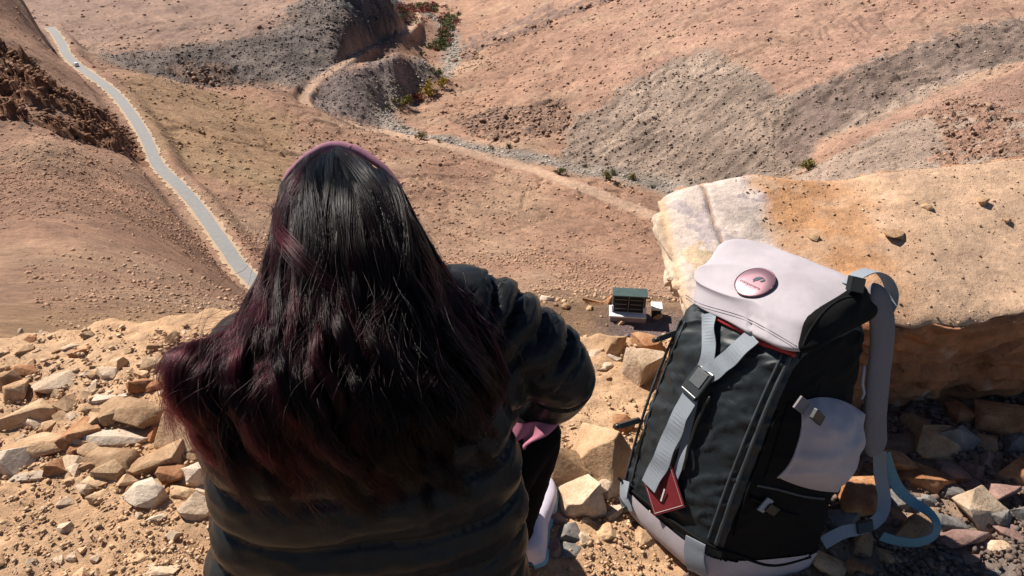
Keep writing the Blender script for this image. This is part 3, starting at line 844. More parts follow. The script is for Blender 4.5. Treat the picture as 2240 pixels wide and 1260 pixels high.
HERO_R = [
 (2172, 908, 104, 92, 'rust', 'largest orange brown block tucked under the boulder overhang', 5, (0, 6), 0.95),
 (2096, 902, 52, 56, 'rust', 'dull orange stone left of the largest block under the overhang', 0, (0, 0), 0.9),
 (2042, 968, 104, 84, 'brown', 'brown pyramid shaped stone right of the shoulder pad', 35, (0, 14), 0.95),
 (2088, 958, 36, 92, 'grey', 'thin grey stone standing on end beside the brown pyramid', 80, (0, 0), 0.9),
 (2150, 968, 70, 50, 'brown', 'speckled brown stone below the largest orange brown block', 0, (0, 0), 0.7),
 (2156, 1006, 52, 46, 'mauve', 'small rounded pinkish stone below the speckled brown stone', 0, (0, 0), 0.9),
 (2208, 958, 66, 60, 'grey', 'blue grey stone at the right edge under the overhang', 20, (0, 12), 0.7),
 (2218, 1020, 66, 90, 'rust', 'reddish rock cut by the right edge of the rubble', 60, (0, 0), 0.9),
 (2008, 1040, 134, 70, 'rust', 'long dark red rock right of the hanging webbing', -10, (0, 0), 0.8),
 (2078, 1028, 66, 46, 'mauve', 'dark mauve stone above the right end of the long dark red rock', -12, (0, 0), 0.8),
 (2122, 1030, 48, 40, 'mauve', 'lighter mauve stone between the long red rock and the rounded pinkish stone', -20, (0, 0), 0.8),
 (2140, 1102, 104, 86, 'pale', 'pale pink rock, brightest of the shaded rubble', 25, (0, 0), 0.85),
 (1992, 1152, 76, 64, 'brown', 'round tan stone inside the loop of blue webbing', 0, (0, 0), 0.8),
 (2112, 1176, 136, 48, 'mauve', 'long mauve stone lying flat right of the webbing loop', -3, (0, 0), 0.8),
 (2074, 1216, 54, 38, 'grey', 'grey stone in front of the long mauve stone', 0, (0, 0), 0.8),
 (2122, 1218, 44, 32, 'mauve', 'small mauve stone in front of the long mauve stone', 0, (0, 0), 0.8),
 (2204, 1164, 62, 36, 'mauve', 'pinkish stone right of the pale pink rock, near the gravel', -25, (0, 0), 0.8),
 (2192, 1192, 62, 30, 'pale', 'low pinkish stone at the gravel edge, far right', 0, (0, 0), 0.7),
 (2066, 1130, 78, 58, 'grey', 'grey green stone outside the top of the webbing loop', 0, (0, 0), 0.7),
 (2032, 1090, 74, 44, 'grey', 'smooth dark grey stone under the long dark red rock', 0, (0, 0), 0.7),
 (2082, 1074, 40, 56, 'grey', 'slate grey stone left of the pale pink rock', 70, (0, 0), 0.8),
 (2122, 1060, 44, 38, 'mauve', 'dull mauve stone behind the pale pink rock', 0, (0, 0), 0.8),
 (2190, 1072, 74, 66, 'mauve', 'dark plum stone behind the right side of the pale pink rock', 0, (0, 0), 0.8),
 (2180, 1130, 44, 66, 'grey', 'grey stone leaning on the right flank of the pale pink rock', 60, (0, 0), 0.8),
 (2128, 1148, 60, 22, 'grey', 'thin grey chip between the pale pink and long mauve stones', -10, (0, 0), 0.6),
 (1872, 1078, 96, 100, 'rust', 'dark red rock behind the white side pocket', 10, (0, 0), 0.9),
 (1890, 1180, 72, 66, 'brown', 'brown rock under the webbing slider', 0, (0, 0), 0.9),
 (1810, 1222, 80, 66, 'brown', 'brown rock against the lower right corner of the backpack', 0, (0, 0), 0.8),
 (1878, 1236, 64, 42, 'rust', 'reddish stone at the bottom edge right of the backpack', 0, (0, 0), 0.8),
 (1942, 1212, 56, 42, 'brown', 'brown stone in front of the webbing loop', 0, (0, 0), 0.8),
 (1850, 1132, 80, 60, 'grey', 'dark grey stone crossed by the webbing, right of the backpack', 0, (0, 0), 0.8),
 (1965, 1088, 44, 44, 'grey', 'grey stone between the two hanging webbing ends', 0, (0, 0), 0.8),
 (2236, 1118, 40, 60, 'grey', 'blue grey stone cut by the right edge above the gravel', 60, (0, 0), 0.8),
 (1996, 930, 60, 60, 'brown', 'dim brown stone deep under the overhang by the shoulder pad', 0, (0, 0), 0.8),
 (1960, 1000, 60, 70, 'rust', 'dim red stone between the shoulder pad and the long red rock', 0, (0, 0), 0.8),
 (2170, 1252, 60, 26, 'grey', 'low grey stone at the very bottom of the dark gravel', 0, (0, 0), 0.6),
]
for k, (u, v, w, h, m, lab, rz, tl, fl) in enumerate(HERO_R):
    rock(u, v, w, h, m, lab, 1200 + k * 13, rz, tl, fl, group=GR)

# mid-sized stones nothing tells apart
mids = [rock_mesh(2000 + k, 13, 1, 0.06) for k in range(14)]
def scatter_mid(n, region, smin, smax, mats, label, group, seed, dens=None, tight=1.0):
    g = np.random.default_rng(seed); k = 0; tries = 0
    per = {}
    while k < n and tries < n * 30:
        tries += 1
        u = g.uniform(region[0], region[1]); v = g.uniform(region[2], region[3])
        if dens and g.random() > dens(u, v): continue
        s = smin + (smax - smin) * g.random() ** 2.5
        if any((abs(u - a) < (r_ + s / 2) * 0.8 * tight) and (abs(v - b) < (r_ + s / 2) * 0.55 * tight) for a, b, r_ in occupied): continue
        P, t = on_ledge(u, v)
        if P[1] > edge_y(P[0]) + 0.03: continue
        m = mats[g.integers(len(mats))]; kk = g.integers(14)
        me = per.get((kk, m))
        if me is None:
            me = mids[kk].copy(); me.materials.append(M[m]); per[(kk, m)] = me
        o = link('rock', me)
        r_ = s * t / FPX / 2
        q = (r_ * g.uniform(.9, 1.3), r_ * g.uniform(.7, 1.0), r_ * g.uniform(.45, .8))
        o.scale = q
        o.rotation_euler = (g.uniform(-.3, .3), g.uniform(-.3, .3), g.uniform(0, 6.28))
        o.location = (P[0], P[1], P[2] + q[2] * 0.4)
        tag(o, label(m, u, v), 'rock', group)
        occupied.append((u, v, s / 2)); k += 1
MATN = {'tan': 'tan', 'pale': 'cream', 'brown': 'brown', 'rust': 'rusty', 'grey': 'grey', 'mauve': 'mauve'}
def lab_pile(m, u, v):
    z = 'at the left edge of the pile' if u < 120 else 'in the middle of the pile' if u < 290 else 'in the pile right beside the jacket'
    return 'angular %s stone packed %s, %s' % (MATN[m], z, 'on its upper side' if v < 930 else 'on its lower side')
def lab_left(m, u, v):
    z = 'on the brow above the pile' if v < 800 else 'between the bigger stones of the pile' if v < 1060 else 'below the pile towards the bottom left corner' if u < 250 else 'below the pile close to the jacket'
    return 'small loose %s stone in the dirt %s' % (MATN[m], z)
def lab_mid(m, u, v):
    z = 'on the ledge rim by the elbow' if v < 850 else 'between the elbow and the backpack' if v < 1000 else 'in front of the shoe' if u < 1310 else 'along the base of the backpack'
    return 'small loose %s stone in the sunlit dirt %s' % (MATN[m], z)
def lab_rub(m, u, v):
    z = 'deep under the boulder overhang' if v < 980 else 'behind the hanging webbing' if u < 2000 and v < 1130 else 'near the right edge of the rubble' if v < 1130 else 'at the gravel edge by the webbing' if u < 2010 else 'at the gravel edge on the far right'
    return 'small shaded %s stone %s' % (MATN[m], z)
pile = lambda u, v: float((abs(v - (930 + (u - 250) * 0.12)) < 150) * (0.3 + 0.7 * (u > 150)))
scatter_mid(80, (0, 470, 790, 1120), 28, 84, ('tan', 'brown', 'pale', 'tan', 'rust'), lab_pile, 'stones packed into the pile', 30, pile, 0.55)
dl = lambda u, v: 0.25 + 0.75 * (((v < 1075) & (v > 770)) or v > 1180 or u > 330)
scatter_mid(100, (0, 500, 725, 1260), 16, 44, ('tan', 'tan', 'pale', 'brown'), lab_left, 'small loose stones left of the woman', 31, dl)
scatter_mid(45, (1200, 1480, 745, 1250), 14, 36, ('tan', 'pale', 'tan', 'brown'), lab_mid, 'small loose stones by the backpack', 32)
scatter_mid(70, (1780, 2240, 880, 1260), 18, 48, ('brown', 'mauve', 'grey', 'rust'), lab_rub, 'small stones of the shaded rubble', 33)

def pick_ledge(lim, cfun):
    def f(g, n):
        u = g.uniform(lim[0], lim[1], n * 3); v = lim[2] + (lim[3] - lim[2]) * g.random(n * 3)
        d = np.stack([(u - 1120) / FPX, cp + (630 - v) / FPX * sp, -sp + (630 - v) / FPX * cp], 1)
        t = -1.45 / d[:, 2]
        for _ in range(4):
            p = d * t[:, None]; t = t * ledge_z(p[:, 0], p[:, 1]) / p[:, 2]
        p = d * t[:, None]
        k = (p[:, 1] < edge_y(p[:, 0]) + 0.06) & (t > 0) & (t < 4)
        cl = fbm2(p[:, 0] / 0.12, p[:, 1] / 0.12, 3, 71)
        k &= g.random(n * 3) < np.clip(0.5 + cl * 1.2, 0.08, 1)
        p = p[k][:n]
        return p[:, 0], p[:, 1], ledge_z(p[:, 0], p[:, 1]) + 0.009, cfun(g, len(p))
    return f
def c_tan(g, n):
    a = g.random((n, 1)); return np.array((0.48, 0.295, 0.165)) * (1 - a) + np.array((0.66, 0.48, 0.31)) * a
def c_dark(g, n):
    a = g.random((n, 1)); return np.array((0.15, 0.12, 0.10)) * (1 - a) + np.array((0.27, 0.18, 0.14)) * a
M['gravel'] = m_vcol('gravel_chips', (60.0,), 0.3, 200.0, 0.4, 0.002)
stones('ledge_gravel', 17000, pick_ledge((-300, 1480, 715, 1400), c_tan), 2.0, 13.0, M['gravel'], 'loose gravel and chips in the sunlit dirt', 41, 2.6, 0.1, (0.7, 1.15))
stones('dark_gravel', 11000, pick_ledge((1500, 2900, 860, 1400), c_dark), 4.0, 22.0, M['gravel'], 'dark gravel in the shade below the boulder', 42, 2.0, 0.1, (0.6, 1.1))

# ------------------------------------------------------------------ rounded boxes bent to eight corners
def hexa(corners, n=40, k=5.0, warp=None, kz=None):
    """corners keyed (a, b, c) in -1/1: a left-right, b front-back, c low-high. Returns V, F, params"""
    lin = np.linspace(-1, 1, n)
    lin = np.sin(lin * np.pi / 2 * 0.92) / np.sin(np.pi / 2 * 0.92)
    A_, B_ = np.meshgrid(lin, lin, indexing='ij')
    Vs, Fs = [], []
    off = 0
    for ax in range(3):
        for sgn in (-1, 1):
            p = np.zeros((n * n, 3))
            o1, o2 = [(1, 2), (2, 0), (0, 1)][ax]
            p[:, ax] = sgn; p[:, o1] = A_.ravel(); p[:, o2] = B_.ravel()
            f = grid_faces(n, n)
            if sgn > 0: f = f[:, ::-1]
            Vs.append(p); Fs.append(f + off); off += n * n
    p = np.vstack(Vs); F = np.vstack(Fs)
    key = np.round(p, 6)
    uq, idx, inv = np.unique(key, axis=0, return_index=True, return_inverse=True)
    p = p[idx]; F = inv.ravel()[F]
    q = p / ((np.abs(p) ** k).sum(1) ** (1 / k))[:, None]
    if warp is not None: q = warp(q)
    X = np.zeros_like(q)
    for (a, b, c), co in corners.items():
        w = (1 + a * q[:, 0]) * (1 + b * q[:, 1]) * (1 + c * q[:, 2]) / 8
        X += w[:, None] * np.asarray(co)
    return X, F, q

def vnorm(V, F):
    a = np.cross(V[F[:, 2]] - V[F[:, 0]], V[F[:, 3]] - V[F[:, 1]])
    n = np.zeros_like(V)
    for k in range(4): np.add.at(n, F[:, k], a)
    return n / (np.linalg.norm(n, axis=1)[:, None] + 1e-12)

# ------------------------------------------------------------------ the granite boulder
bc = {(-1, -1, 1): (0.43, 1.46, -1.10), (1, -1, 1): (2.25, 1.58, -1.06), (-1, 1, 1): (0.415, 2.06, -0.955), (1, 1, 1): (2.4, 2.2, -0.90),
      (-1, -1, -1): (0.74, 1.62, -1.60), (1, -1, -1): (2.3, 1.66, -1.24), (-1, 1, -1): (0.74, 2.06, -1.75), (1, 1, -1): (2.4, 2.2, -1.6)}
BV, BF, BQ = hexa(bc, 170, 18.0)
BN = vnorm(BV, BF)
top = np.clip((BN[:, 2] - 0.35) / 0.35, 0, 1)
lz = BV[:, 2] / 0.045 + fbm3(BV / 0.2, 3, 313) * 1.6 + BV[:, 0] * 1.2
d = fbm3(BV / 0.35, 4, 301) * 0.024 + fbm3(BV / 0.08, 3, 305) * 0.010 * (1.3 - 0.7 * top)
c1_, c2_ = cell2(BV[:, 0] / 0.16 + fbm3(BV / 0.1, 2, 307), BV[:, 2] / 0.10 + BV[:, 1] / 0.3, 309)
d += (1 - top) * ((c2_ - 0.5) * 0.045 + (np.abs(lz % 1.0 - 0.5) - 0.25) * 0.035)
d -= np.exp(-((top - 0.5) / 0.25) ** 2) * np.clip(fbm3(BV / 0.05, 3, 317) + 0.1, 0, 1) * 0.03
skx = np.interp(BV[:, 0], [0.36, 0.55, 0.75, 0.95, 1.2, 1.6, 2.3], [-0.02, 0.0, 0.012, -0.01, 0.02, 0.03, -0.02])
BV = BV + BN * d[:, None]
fw = np.clip((-BQ[:, 1] - 0.55) / 0.4, 0, 1)
BV[:, 1] += fw * (0.075 * fbm2(BV[:, 0] / 0.34, BV[:, 2] / 0.5, 3, 331) + 0.02 * fbm2(BV[:, 0] / 0.09, BV[:, 2] / 0.1, 3, 333))
BV[:, 2] += fw * 0.045 * fbm2(BV[:, 0] / 0.30, BV[:, 1] * 0 + 4, 3, 335)
BV[:, 2] += skx * np.clip((BV[:, 1] - 1.7) / 0.3, 0, 1)
# the crack
cx = 0.585 + 0.012 * fbm2(BV[:, 1] / 0.06, BV[:, 1] * 0, 3, 311) + (BV[:, 1] - 1.75) * -0.05
crack = np.exp(-((BV[:, 0] - cx) / 0.0045) ** 2) * (BV[:, 1] > 1.66) * top
BV = BV - BN * (crack * 0.012)[:, None]
n1 = fbm3(BV / 0.25, 4, 321); n2 = fbm3(BV / 0.07, 4, 325)
bcol = np.empty((len(BV), 3)); bcol[:] = (0.54, 0.365, 0.24)
white = np.clip((0.77 - BV[:, 0] + n1 * 0.13 + n2 * 0.05 + (BV[:, 1] - 1.75) * 0.15) / 0.05, 0, 1)[:, None]
orange = np.exp(-((BV[:, 0] - 0.86 - n1 * 0.12) / 0.15) ** 2)[:, None] * np.clip(0.75 + n2 * 1.6, 0, 1)[:, None]
bcol = bcol * (1 - orange * 0.8) + np.array((0.50, 0.25, 0.11)) * orange * 0.8
wcol = np.array((0.60, 0.50, 0.43)) * (1 + 0.35 * n2)[:, None]
wcol = np.where((n2 > 0.36)[:, None], np.array((0.50, 0.42, 0.40)), wcol)
wcol = np.where((n1 > 0.42)[:, None], np.array((0.62, 0.47, 0.31)), wcol)
bcol = bcol * (1 - white) + wcol * white
rim = np.exp(-((BV[:, 0] - 0.44) / 0.02) ** 2)[:, None]
bcol = bcol * (1 - rim * 0.7) + np.array((0.56, 0.34, 0.15)) * rim * 0.7
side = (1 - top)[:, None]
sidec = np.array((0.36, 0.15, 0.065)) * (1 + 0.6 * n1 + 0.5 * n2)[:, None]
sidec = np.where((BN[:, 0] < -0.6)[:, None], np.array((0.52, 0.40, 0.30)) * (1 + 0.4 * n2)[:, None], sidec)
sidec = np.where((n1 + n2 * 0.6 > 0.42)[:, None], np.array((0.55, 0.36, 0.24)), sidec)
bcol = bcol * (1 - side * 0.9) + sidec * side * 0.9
bcol = bcol * (1 - crack[:, None] * 0.8) + np.array((0.22, 0.10, 0.04)) * crack[:, None] * 0.8
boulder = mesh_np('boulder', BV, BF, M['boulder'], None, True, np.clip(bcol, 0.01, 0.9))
tag(boulder, 'huge flat topped granite boulder behind the backpack, white left end with a crack', 'boulder')
# grit lying on its top
def pick_boulder(g, n):
    k = np.where((BN[:, 2] > 0.85) & (BV[:, 0] > 0.75 + 0.2 * n1))[0]
    i = g.choice(k, n)
    p = BV[i] + (g.random((n, 3)) - 0.5) * np.array((0.012, 0.012, 0))
    a = g.random((n, 1))
    return p[:, 0], p[:, 1], p[:, 2], np.array((0.22, 0.13, 0.08)) * (1 - a) + np.array((0.58, 0.40, 0.26)) * a
stones('boulder_grit', 5200, pick_boulder, 1.8, 9.0, M['gravel'], 'grit and chips lying on top of the big boulder', 45, 2.4, -0.25, (0.7, 1.1))
def on_boulder(u, v):
    pu, pv = proj(BV); k = np.argmin((pu - u) ** 2 + (pv - v) ** 2 + (BN[:, 2] < 0.3) * 1e6)
    return BV[k]
for k, (u, v, w_, h_, m, lab) in enumerate([(2146, 446, 26, 20, 'brown', 'brown stone near the far right of the boulder top'), (1955, 517, 56, 14, 'brown', 'thin brown flake in the middle of the boulder top'), (2024, 455, 26, 12, 'tan', 'flat tan chip on the boulder top left of the brown stone'), (2200, 485, 18, 12, 'brown', 'little brown stone at the right edge of the boulder top'), (1780, 520, 30, 12, 'tan', 'tan chip on the boulder top just right of the backpack lid')]):
    p = on_boulder(u, v); t = p[1] * cp - p[2] * sp
    o = link('rock', rock_mesh(1800 + k, 13, 1, 0.06), M[m])
    o.scale = (w_ * t / FPX / 2, w_ * t / FPX / 2.6, h_ * t / FPX / 2)
    o.location = (p[0], p[1], p[2] + o.scale[2] * 0.4); o.rotation_euler = (0, 0, k * 1.3)
    tag(o, lab, 'rock', 'stones on top of the boulder')
# ------------------------------------------------------------------ the backpack
M['nylon'] = m_plain('black_nylon', (0.011, 0.016, 0.019), 0.48, 0.4, 0, 0.25, 90, 0.25, 0.002)
M['nylon2'] = m_plain('matt_black_fabric_and_shade', (0.007, 0.0065, 0.0065), 0.85, 0.15, 0, 0.2, 120, 0.2, 0.001)  # black trim fabric; on the flank it serves as painted shade
M['lilac'] = m_plain('pale_lilac_fabric', (0.41, 0.37, 0.395), 0.8, 0.2, 0, 0.13, 14, 0.4, 0.0015)
M['web'] = m_plain('grey_webbing', (0.24, 0.27, 0.305), 0.7, 0.3, 0, 0.08, 200, 0.4, 0.0008)
M['webteal'] = m_plain('teal_grey_webbing', (0.13, 0.25, 0.30), 0.7, 0.3, 0, 0.08, 200, 0.4, 0.0008)
M['mesh_pad'] = m_plain('grey_spacer_mesh', (0.19, 0.172, 0.178), 0.85, 0.2, 0, 0.25, 500, 0.6, 0.001)
M['plastic'] = m_plain('black_plastic', (0.012, 0.015, 0.015), 0.35, 0.5, 0, 0.1, 60)
M['red'] = m_plain('red_cord', (0.42, 0.03, 0.03), 0.55, 0.4, 0, 0.15, 80)
M['leather'] = m_plain('dark_red_leather', (0.17, 0.018, 0.024), 0.5, 0.4, 0, 0.15, 80, 0.3, 0.001)
M['stitch'] = m_plain('pale_stitching', (0.55, 0.50, 0.48), 0.7, 0.2)
M['badge'] = m_plain('rose_metal', (0.33, 0.19, 0.22), 0.38, 0.5, 0.8, 0.06, 20)
M['badge_rim'] = m_plain('dark_rim_metal', (0.10, 0.05, 0.06), 0.35, 0.5, 0.6, 0.1, 30)
M['emblem'] = m_plain('dark_emblem', (0.03, 0.05, 0.07), 0.4, 0.4)
M['seam'] = m_plain('charcoal_seam', (0.035, 0.042, 0.046), 0.5, 0.5, 0, 0.3, 300, 0.5, 0.001)

M['seam_lilac'] = m_plain('lilac_thread', (0.30, 0.27, 0.29), 0.8, 0.2)
base_p = at(1560, 1215, 1.70)
pack = empty('backpack', base_p)
tag(pack, 'black and pale lilac trekking backpack leaning against the big boulder', 'backpack')
bk = {(-1, -1, 1): at(1488, 632, 1.66), (1, -1, 1): at(1752, 752, 1.43), (-1, -1, -1): at(1326, 1112, 1.81), (1, -1, -1): at(1532, 1300, 1.60),
      (1, 1, 1): at(1930, 655, 1.54), (-1, 1, 1): at(1690, 600, 1.79), (1, 1, -1): at(1800, 1290, 1.69), (-1, 1, -1): at(1560, 1080, 1.93)}
PV, PF, PQ = hexa(bk, 110, 6.5)
PN = vnorm(PV, PF)
front = np.clip(-PQ[:, 1] * 1.6 - 0.6, 0, 1); right = np.clip(PQ[:, 0] * 1.6 - 0.6, 0, 1)
bulge = front * (1 - PQ[:, 0] ** 2) * (1 - PQ[:, 2] ** 2) * 0.020 + right * (1 - PQ[:, 1] ** 2) * (1 - PQ[:, 2] ** 2) * 0.012
q3 = np.stack([PQ[:, 0] * 0.8 + PQ[:, 2] * 0.6, PQ[:, 1] * 0.8, PQ[:, 2] * 3.8 - PQ[:, 0] * 0.7], 1)
fold = 1 - np.abs(fbm3(q3 * 1.9 + fbm3(q3, 2, 401)[:, None] * 0.6, 3, 403))
wr = (fold ** 5 - 0.35) * 0.0062
pucker = np.exp(-((PQ[:, 0] - 0.80) / 0.16) ** 2) + np.exp(-((PQ[:, 0] + 0.80) / 0.14) ** 2)
wr += front * pucker * np.sin(PQ[:, 2] * 40 + 4 * fbm3(q3 * 2, 2, 409)) * 0.0022
lowm = np.clip((PQ[:, 2] + 0.70) / 0.1, 0, 1)
PV = PV + PN * (bulge + wr * lowm)[:, None]
PN = vnorm(PV, PF)
fc = PQ[PF].mean(1)
dark_f = fc[:, 2] > -0.72
def sub(name, V, F, sel, mat, root, solid=True):
    f = F[sel]; u, inv = np.unique(f, return_inverse=True)
    return part(name, V[u], inv.reshape(f.shape), mat, root)
flank_f = dark_f & (fc[:, 0] > 0.93) & (fc[:, 1] > -0.86)
sub('pack_body', PV, PF, dark_f & ~flank_f, M['nylon'], pack)
sub('flank_painted_shade', PV, PF, flank_f, M['nylon2'], pack)  # flank of the same body, its shade put into a darker matt material
base_o = sub('base_panel', PV + PN * 0.004, PF, ~dark_f, M['lilac'], pack)
base_o['label'] = 'pale lilac bottom panel of the backpack'

class Surf:
    def __init__(s, V, Nn):
        s.V, s.N = V, Nn
        s.u, s.v = proj(V)
        s.ok = (Nn * V).sum(1) < 0
        s.t = V[:, 1] * cp - V[:, 2] * sp
    def __call__(s, u, v, off=0.0):
        """surface point in direction (u, v): inverse-distance blend of the nearest visible samples"""
        d = (s.u - u) ** 2 + (s.v - v) ** 2 + np.where(s.ok, 0, 1e9)
        k = np.argpartition(d, 6)[:6]
        w = 1 / (d[k] + 4.0); w /= w.sum()
        nrm = (s.N[k] * w[:, None]).sum(0); nrm /= np.linalg.norm(nrm)
        t = (s.t[k] * w).sum()
        return at(u, v, t) + nrm * off, nrm
    def path(s, pts, n, off=0.0):
        P = cr(np.array(pts, float), n)
        r = [s(a, b, off) for a, b in P]
        return np.array([x[0] for x in r]), np.array([x[1] for x in r])
body = Surf(PV, PN)

def smooth_path(P, k=3):
    for _ in range(k):
        P = P.copy(); P[1:-1] = (P[:-2] + 2 * P[1:-1] + P[2:]) / 4
    return P
def strap(name, surf, pts, hw_px, mat, root, off=0.004, th=0.0028, n=30, label=None):
    P, Nn = surf.path(pts, n, off)
    P = smooth_path(P, 6); Nn = smooth_path(Nn, 6)
    T = np.gradient(P, axis=0); T /= np.linalg.norm(T, axis=1)[:, None]
    S = np.cross(T, Nn); S /= np.linalg.norm(S, axis=1)[:, None]
    t = P[:, 1] * cp - P[:, 2] * sp
    o = MB().ribbon(P, S, hw_px * t / FPX, th, Nn).build(name, mat, root)
    if label: o['label'] = label
    return o
def bead(name, surf, pts, r, mat, root, off=0.002, n=50):
    P, _ = surf.path(pts, n, off)
    return MB().tube(smooth_path(P, 4), r, 8).build(name, mat, root, True)

# seams and zip of the front panel
bead('zip_seam', body, [(1492, 700), (1452, 790), (1415, 890), (1388, 980), (1370, 1050)], 0.0035, M['seam'], pack)
bead('zip_seam', body, [(1500, 705), (1462, 795), (1426, 893), (1400, 985), (1383, 1055)], 0.0025, M['seam'], pack)
bead('zip_seam', body, [(1728, 780), (1682, 880), (1640, 985), (1600, 1090), (1566, 1190)], 0.0045, M['seam'], pack)
bead('zip_seam', body, [(1712, 775), (1664, 878), (1622, 980), (1582, 1085), (1550, 1178)], 0.003, M['seam'], pack)
# lid
lk = {(-1, -1, -1): at(1486, 672, 1.645), (1, -1, -1): at(1748, 790, 1.41), (1, 1, -1): at(1945, 690, 1.545), (-1, 1, -1): at(1690, 640, 1.80),
      (-1, -1, 1): at(1512, 592, 1.65), (1, -1, 1): at(1772, 702, 1.425), (-1, 1, 1): at(1588, 497, 1.735), (1, 1, 1): at(1912, 620, 1.52)}
LV, LF, LQ = hexa(lk, 70, 6.0)
LN = vnorm(LV, LF)
q3 = LQ * 1.5
LV = LV + LN * ((1 - np.abs(fbm3(q3 * 0.55, 2, 421))) ** 3 * 0.010 - 0.004 + (1 - LQ[:, 0] ** 2) * (1 - LQ[:, 1] ** 2) * np.clip(LQ[:, 2], 0, 1) * 0.012)[:, None]
LV = LV + LN * (np.exp(-((LQ[:, 0] - 0.15 + 0.1 * LQ[:, 2]) / 0.025) ** 2) * np.clip(-LQ[:, 1], 0, 1) * np.clip(0.6 - LQ[:, 2], 0, 1) * -0.006)[:, None]
LN = vnorm(LV, LF)
lc = LQ[LF].mean(1)
side_f = (lc[:, 0] > 0.88)
keep = lc[:, 2] > -0.985
lid = sub('lid', LV, LF, ~side_f & keep, M['lilac'], pack)
lid['label'] = 'pale lilac lid of the backpack'
sub('lid_side', LV + LN * 0.003, LF, side_f & keep, M['nylon2'], pack)
lsurf = Surf(LV, LN)
both = Surf(np.vstack([PV, LV]), np.vstack([PN, LN]))
bead('lid_piping', lsurf, [(1748, 782), (1768, 728), (1806, 678), (1850, 652), (1895, 655)], 0.0028, M['nylon2'], pack, 0.002)
for k in (9, 15):
    bead('lid_seam', lsurf, [(1500, 660 - k), (1535, 680 - k), (1620, 705 - k), (1680, 735 - k), (1742, 772 - k)], 0.0009, M['seam_lilac'], pack, 0.0006)
# red cord under the lid edge
bead('red_trim', body, [(1566, 697), (1600, 713), (1632, 730), (1668, 752), (1700, 762), (1738, 778)], 0.0052, M['red'], pack, 0.004)
# badge
bp, bn = lsurf(1652, 620, 0.0)
ux = at(1700, 641, 1.6) - at(1604, 599, 1.6)
tx = np.array(lsurf(1694, 640)[0]) - np.array(lsurf(1610, 600)[0])
tx -= bn * (tx @ bn); tx /= np.linalg.norm(tx)
ty = np.cross(bn, tx)
RB = 41 * (bp[1] * cp - bp[2] * sp) / FPX
th = np.linspace(0, 2 * np.pi, 40, endpoint=False)
ring = lambda r, o, sx=1.04, sy=1.06: bp + bn * o + (np.cos(th) * r * sx)[:, None] * tx + (np.sin(th) * r * sy)[:, None] * ty
dV = np.vstack([ring(RB, 0.000), ring(RB, 0.004), ring(RB * 0.94, 0.0052), ring(RB * 0.5, 0.0060), (bp + bn * 0.0063)[None]])
dF = [tuple(f) for f in grid_faces(4, 40, True)] + [(120 + i, 120 + (i + 1) % 40, 160) for i in range(40)]
bad = mesh_mixed('badge', dV, dF, M['badge'], pack)
bad['label'] = 'round rose metal badge on the lid'
MB().tube(np.vstack([ring(RB * 0.99, 0.0035), ring(RB * 0.99, 0.0035)[:1]]), 0.0018, 6).build('badge_rim', M['badge_rim'], bad, True)
def flat_shape(pts2, name, mat, o=0.0062, root=None):
    pts2 = np.array(pts2)
    k = len(pts2)
    V = np.vstack([bp + bn * o + pts2[:, :1] * RB * tx + pts2[:, 1:] * RB * ty, bp + bn * (o + 0.0012) + pts2[:, :1] * RB * tx + pts2[:, 1:] * RB * ty])
    F = [tuple(range(k, 2 * k)), tuple(range(k - 1, -1, -1))] + [(i, (i + 1) % k, k + (i + 1) % k, k + i) for i in range(k)]
    return mesh_mixed(name, V, F, mat, root, False)
em = flat_shape([(-0.16, 0.02), (-0.14, 0.22), (0.0, 0.38), (0.2, 0.44), (0.26, 0.38), (0.16, 0.30), (0.12, 0.16), (0.02, 0.06), (-0.02, -0.10), (-0.08, -0.02)], 'emblem', M['emblem'], 0.0060, bad)
flat_shape([(0.30, 0.40), (0.40, 0.36), (0.43, 0.24), (0.36, 0.14), (0.24, 0.12), (0.26, 0.20), (0.31, 0.28)], 'emblem', M['emblem'], 0.0060, bad)
tcu = bpy.data.curves.new('lettering', 'FONT'); tcu.body = 'companero'; tcu.align_x = 'CENTER'; tcu.align_y = 'CENTER'; tcu.size = 1.0; tcu.extrude = 0.02
tob = bpy.data.objects.new('lettering_tmp', tcu); COL.objects.link(tob)
bpy.context.view_layer.update()
tme = bpy.data.meshes.new_from_object(tob.evaluated_get(bpy.context.evaluated_depsgraph_get()))
co = np.array([v.co for v in tme.vertices]); wid = np.ptp(co[:, 0])
sc_ = 1.30 * RB / wid
Vt = bp + bn * 0.0062 + (co[:, :1] * sc_ - 0.05 * RB) * tx + (co[:, 1:2] * sc_ - 0.30 * RB) * ty + (co[:, 2:3] * sc_) * bn
Vt = Vt - world_off(bad)
for v, q in zip(tme.vertices, Vt): v.co = q
bpy.data.objects.remove(tob)
lt = link('lettering', tme, M['badge_rim'], bad)

# Y shaped closing strap with buckle
strap('closing_strap', both, [(1556, 688), (1557, 730), (1556, 775), (1546, 808), (1538, 822)], 17, M['web'], pack, 0.010, n=30)
strap('closing_strap', both, [(1654, 740), (1626, 764), (1592, 794), (1562, 816), (1540, 828)], 20, M['web'], pack, 0.013, n=30)
def frame(surf, u, v, u2, v2, off):
    p, nn = surf(u, v, off); q, _ = surf(u2, v2, off)
    x = q - p; x -= nn * (x @ nn); x /= np.linalg.norm(x)
    return p, x, np.cross(nn, x), nn
p, X, Y, Z = frame(body, 1536, 838, 1516, 880, 0.014)
bu = MB().box(p, X * 0.031, Y * 0.026, Z * 0.005, 0.003).build('buckle', M['plastic'], pack)
MB().box(p + Z * 0.006 - X * 0.006, X * 0.018, Y * 0.017, Z * 0.0016, 0.001).build('release_plate', M['seam'], bu)
MB().box(p + X * 0.034, X * 0.004, Y * 0.024, Z * 0.006, 0.002).build('buckle_bar', M['plastic'], bu)
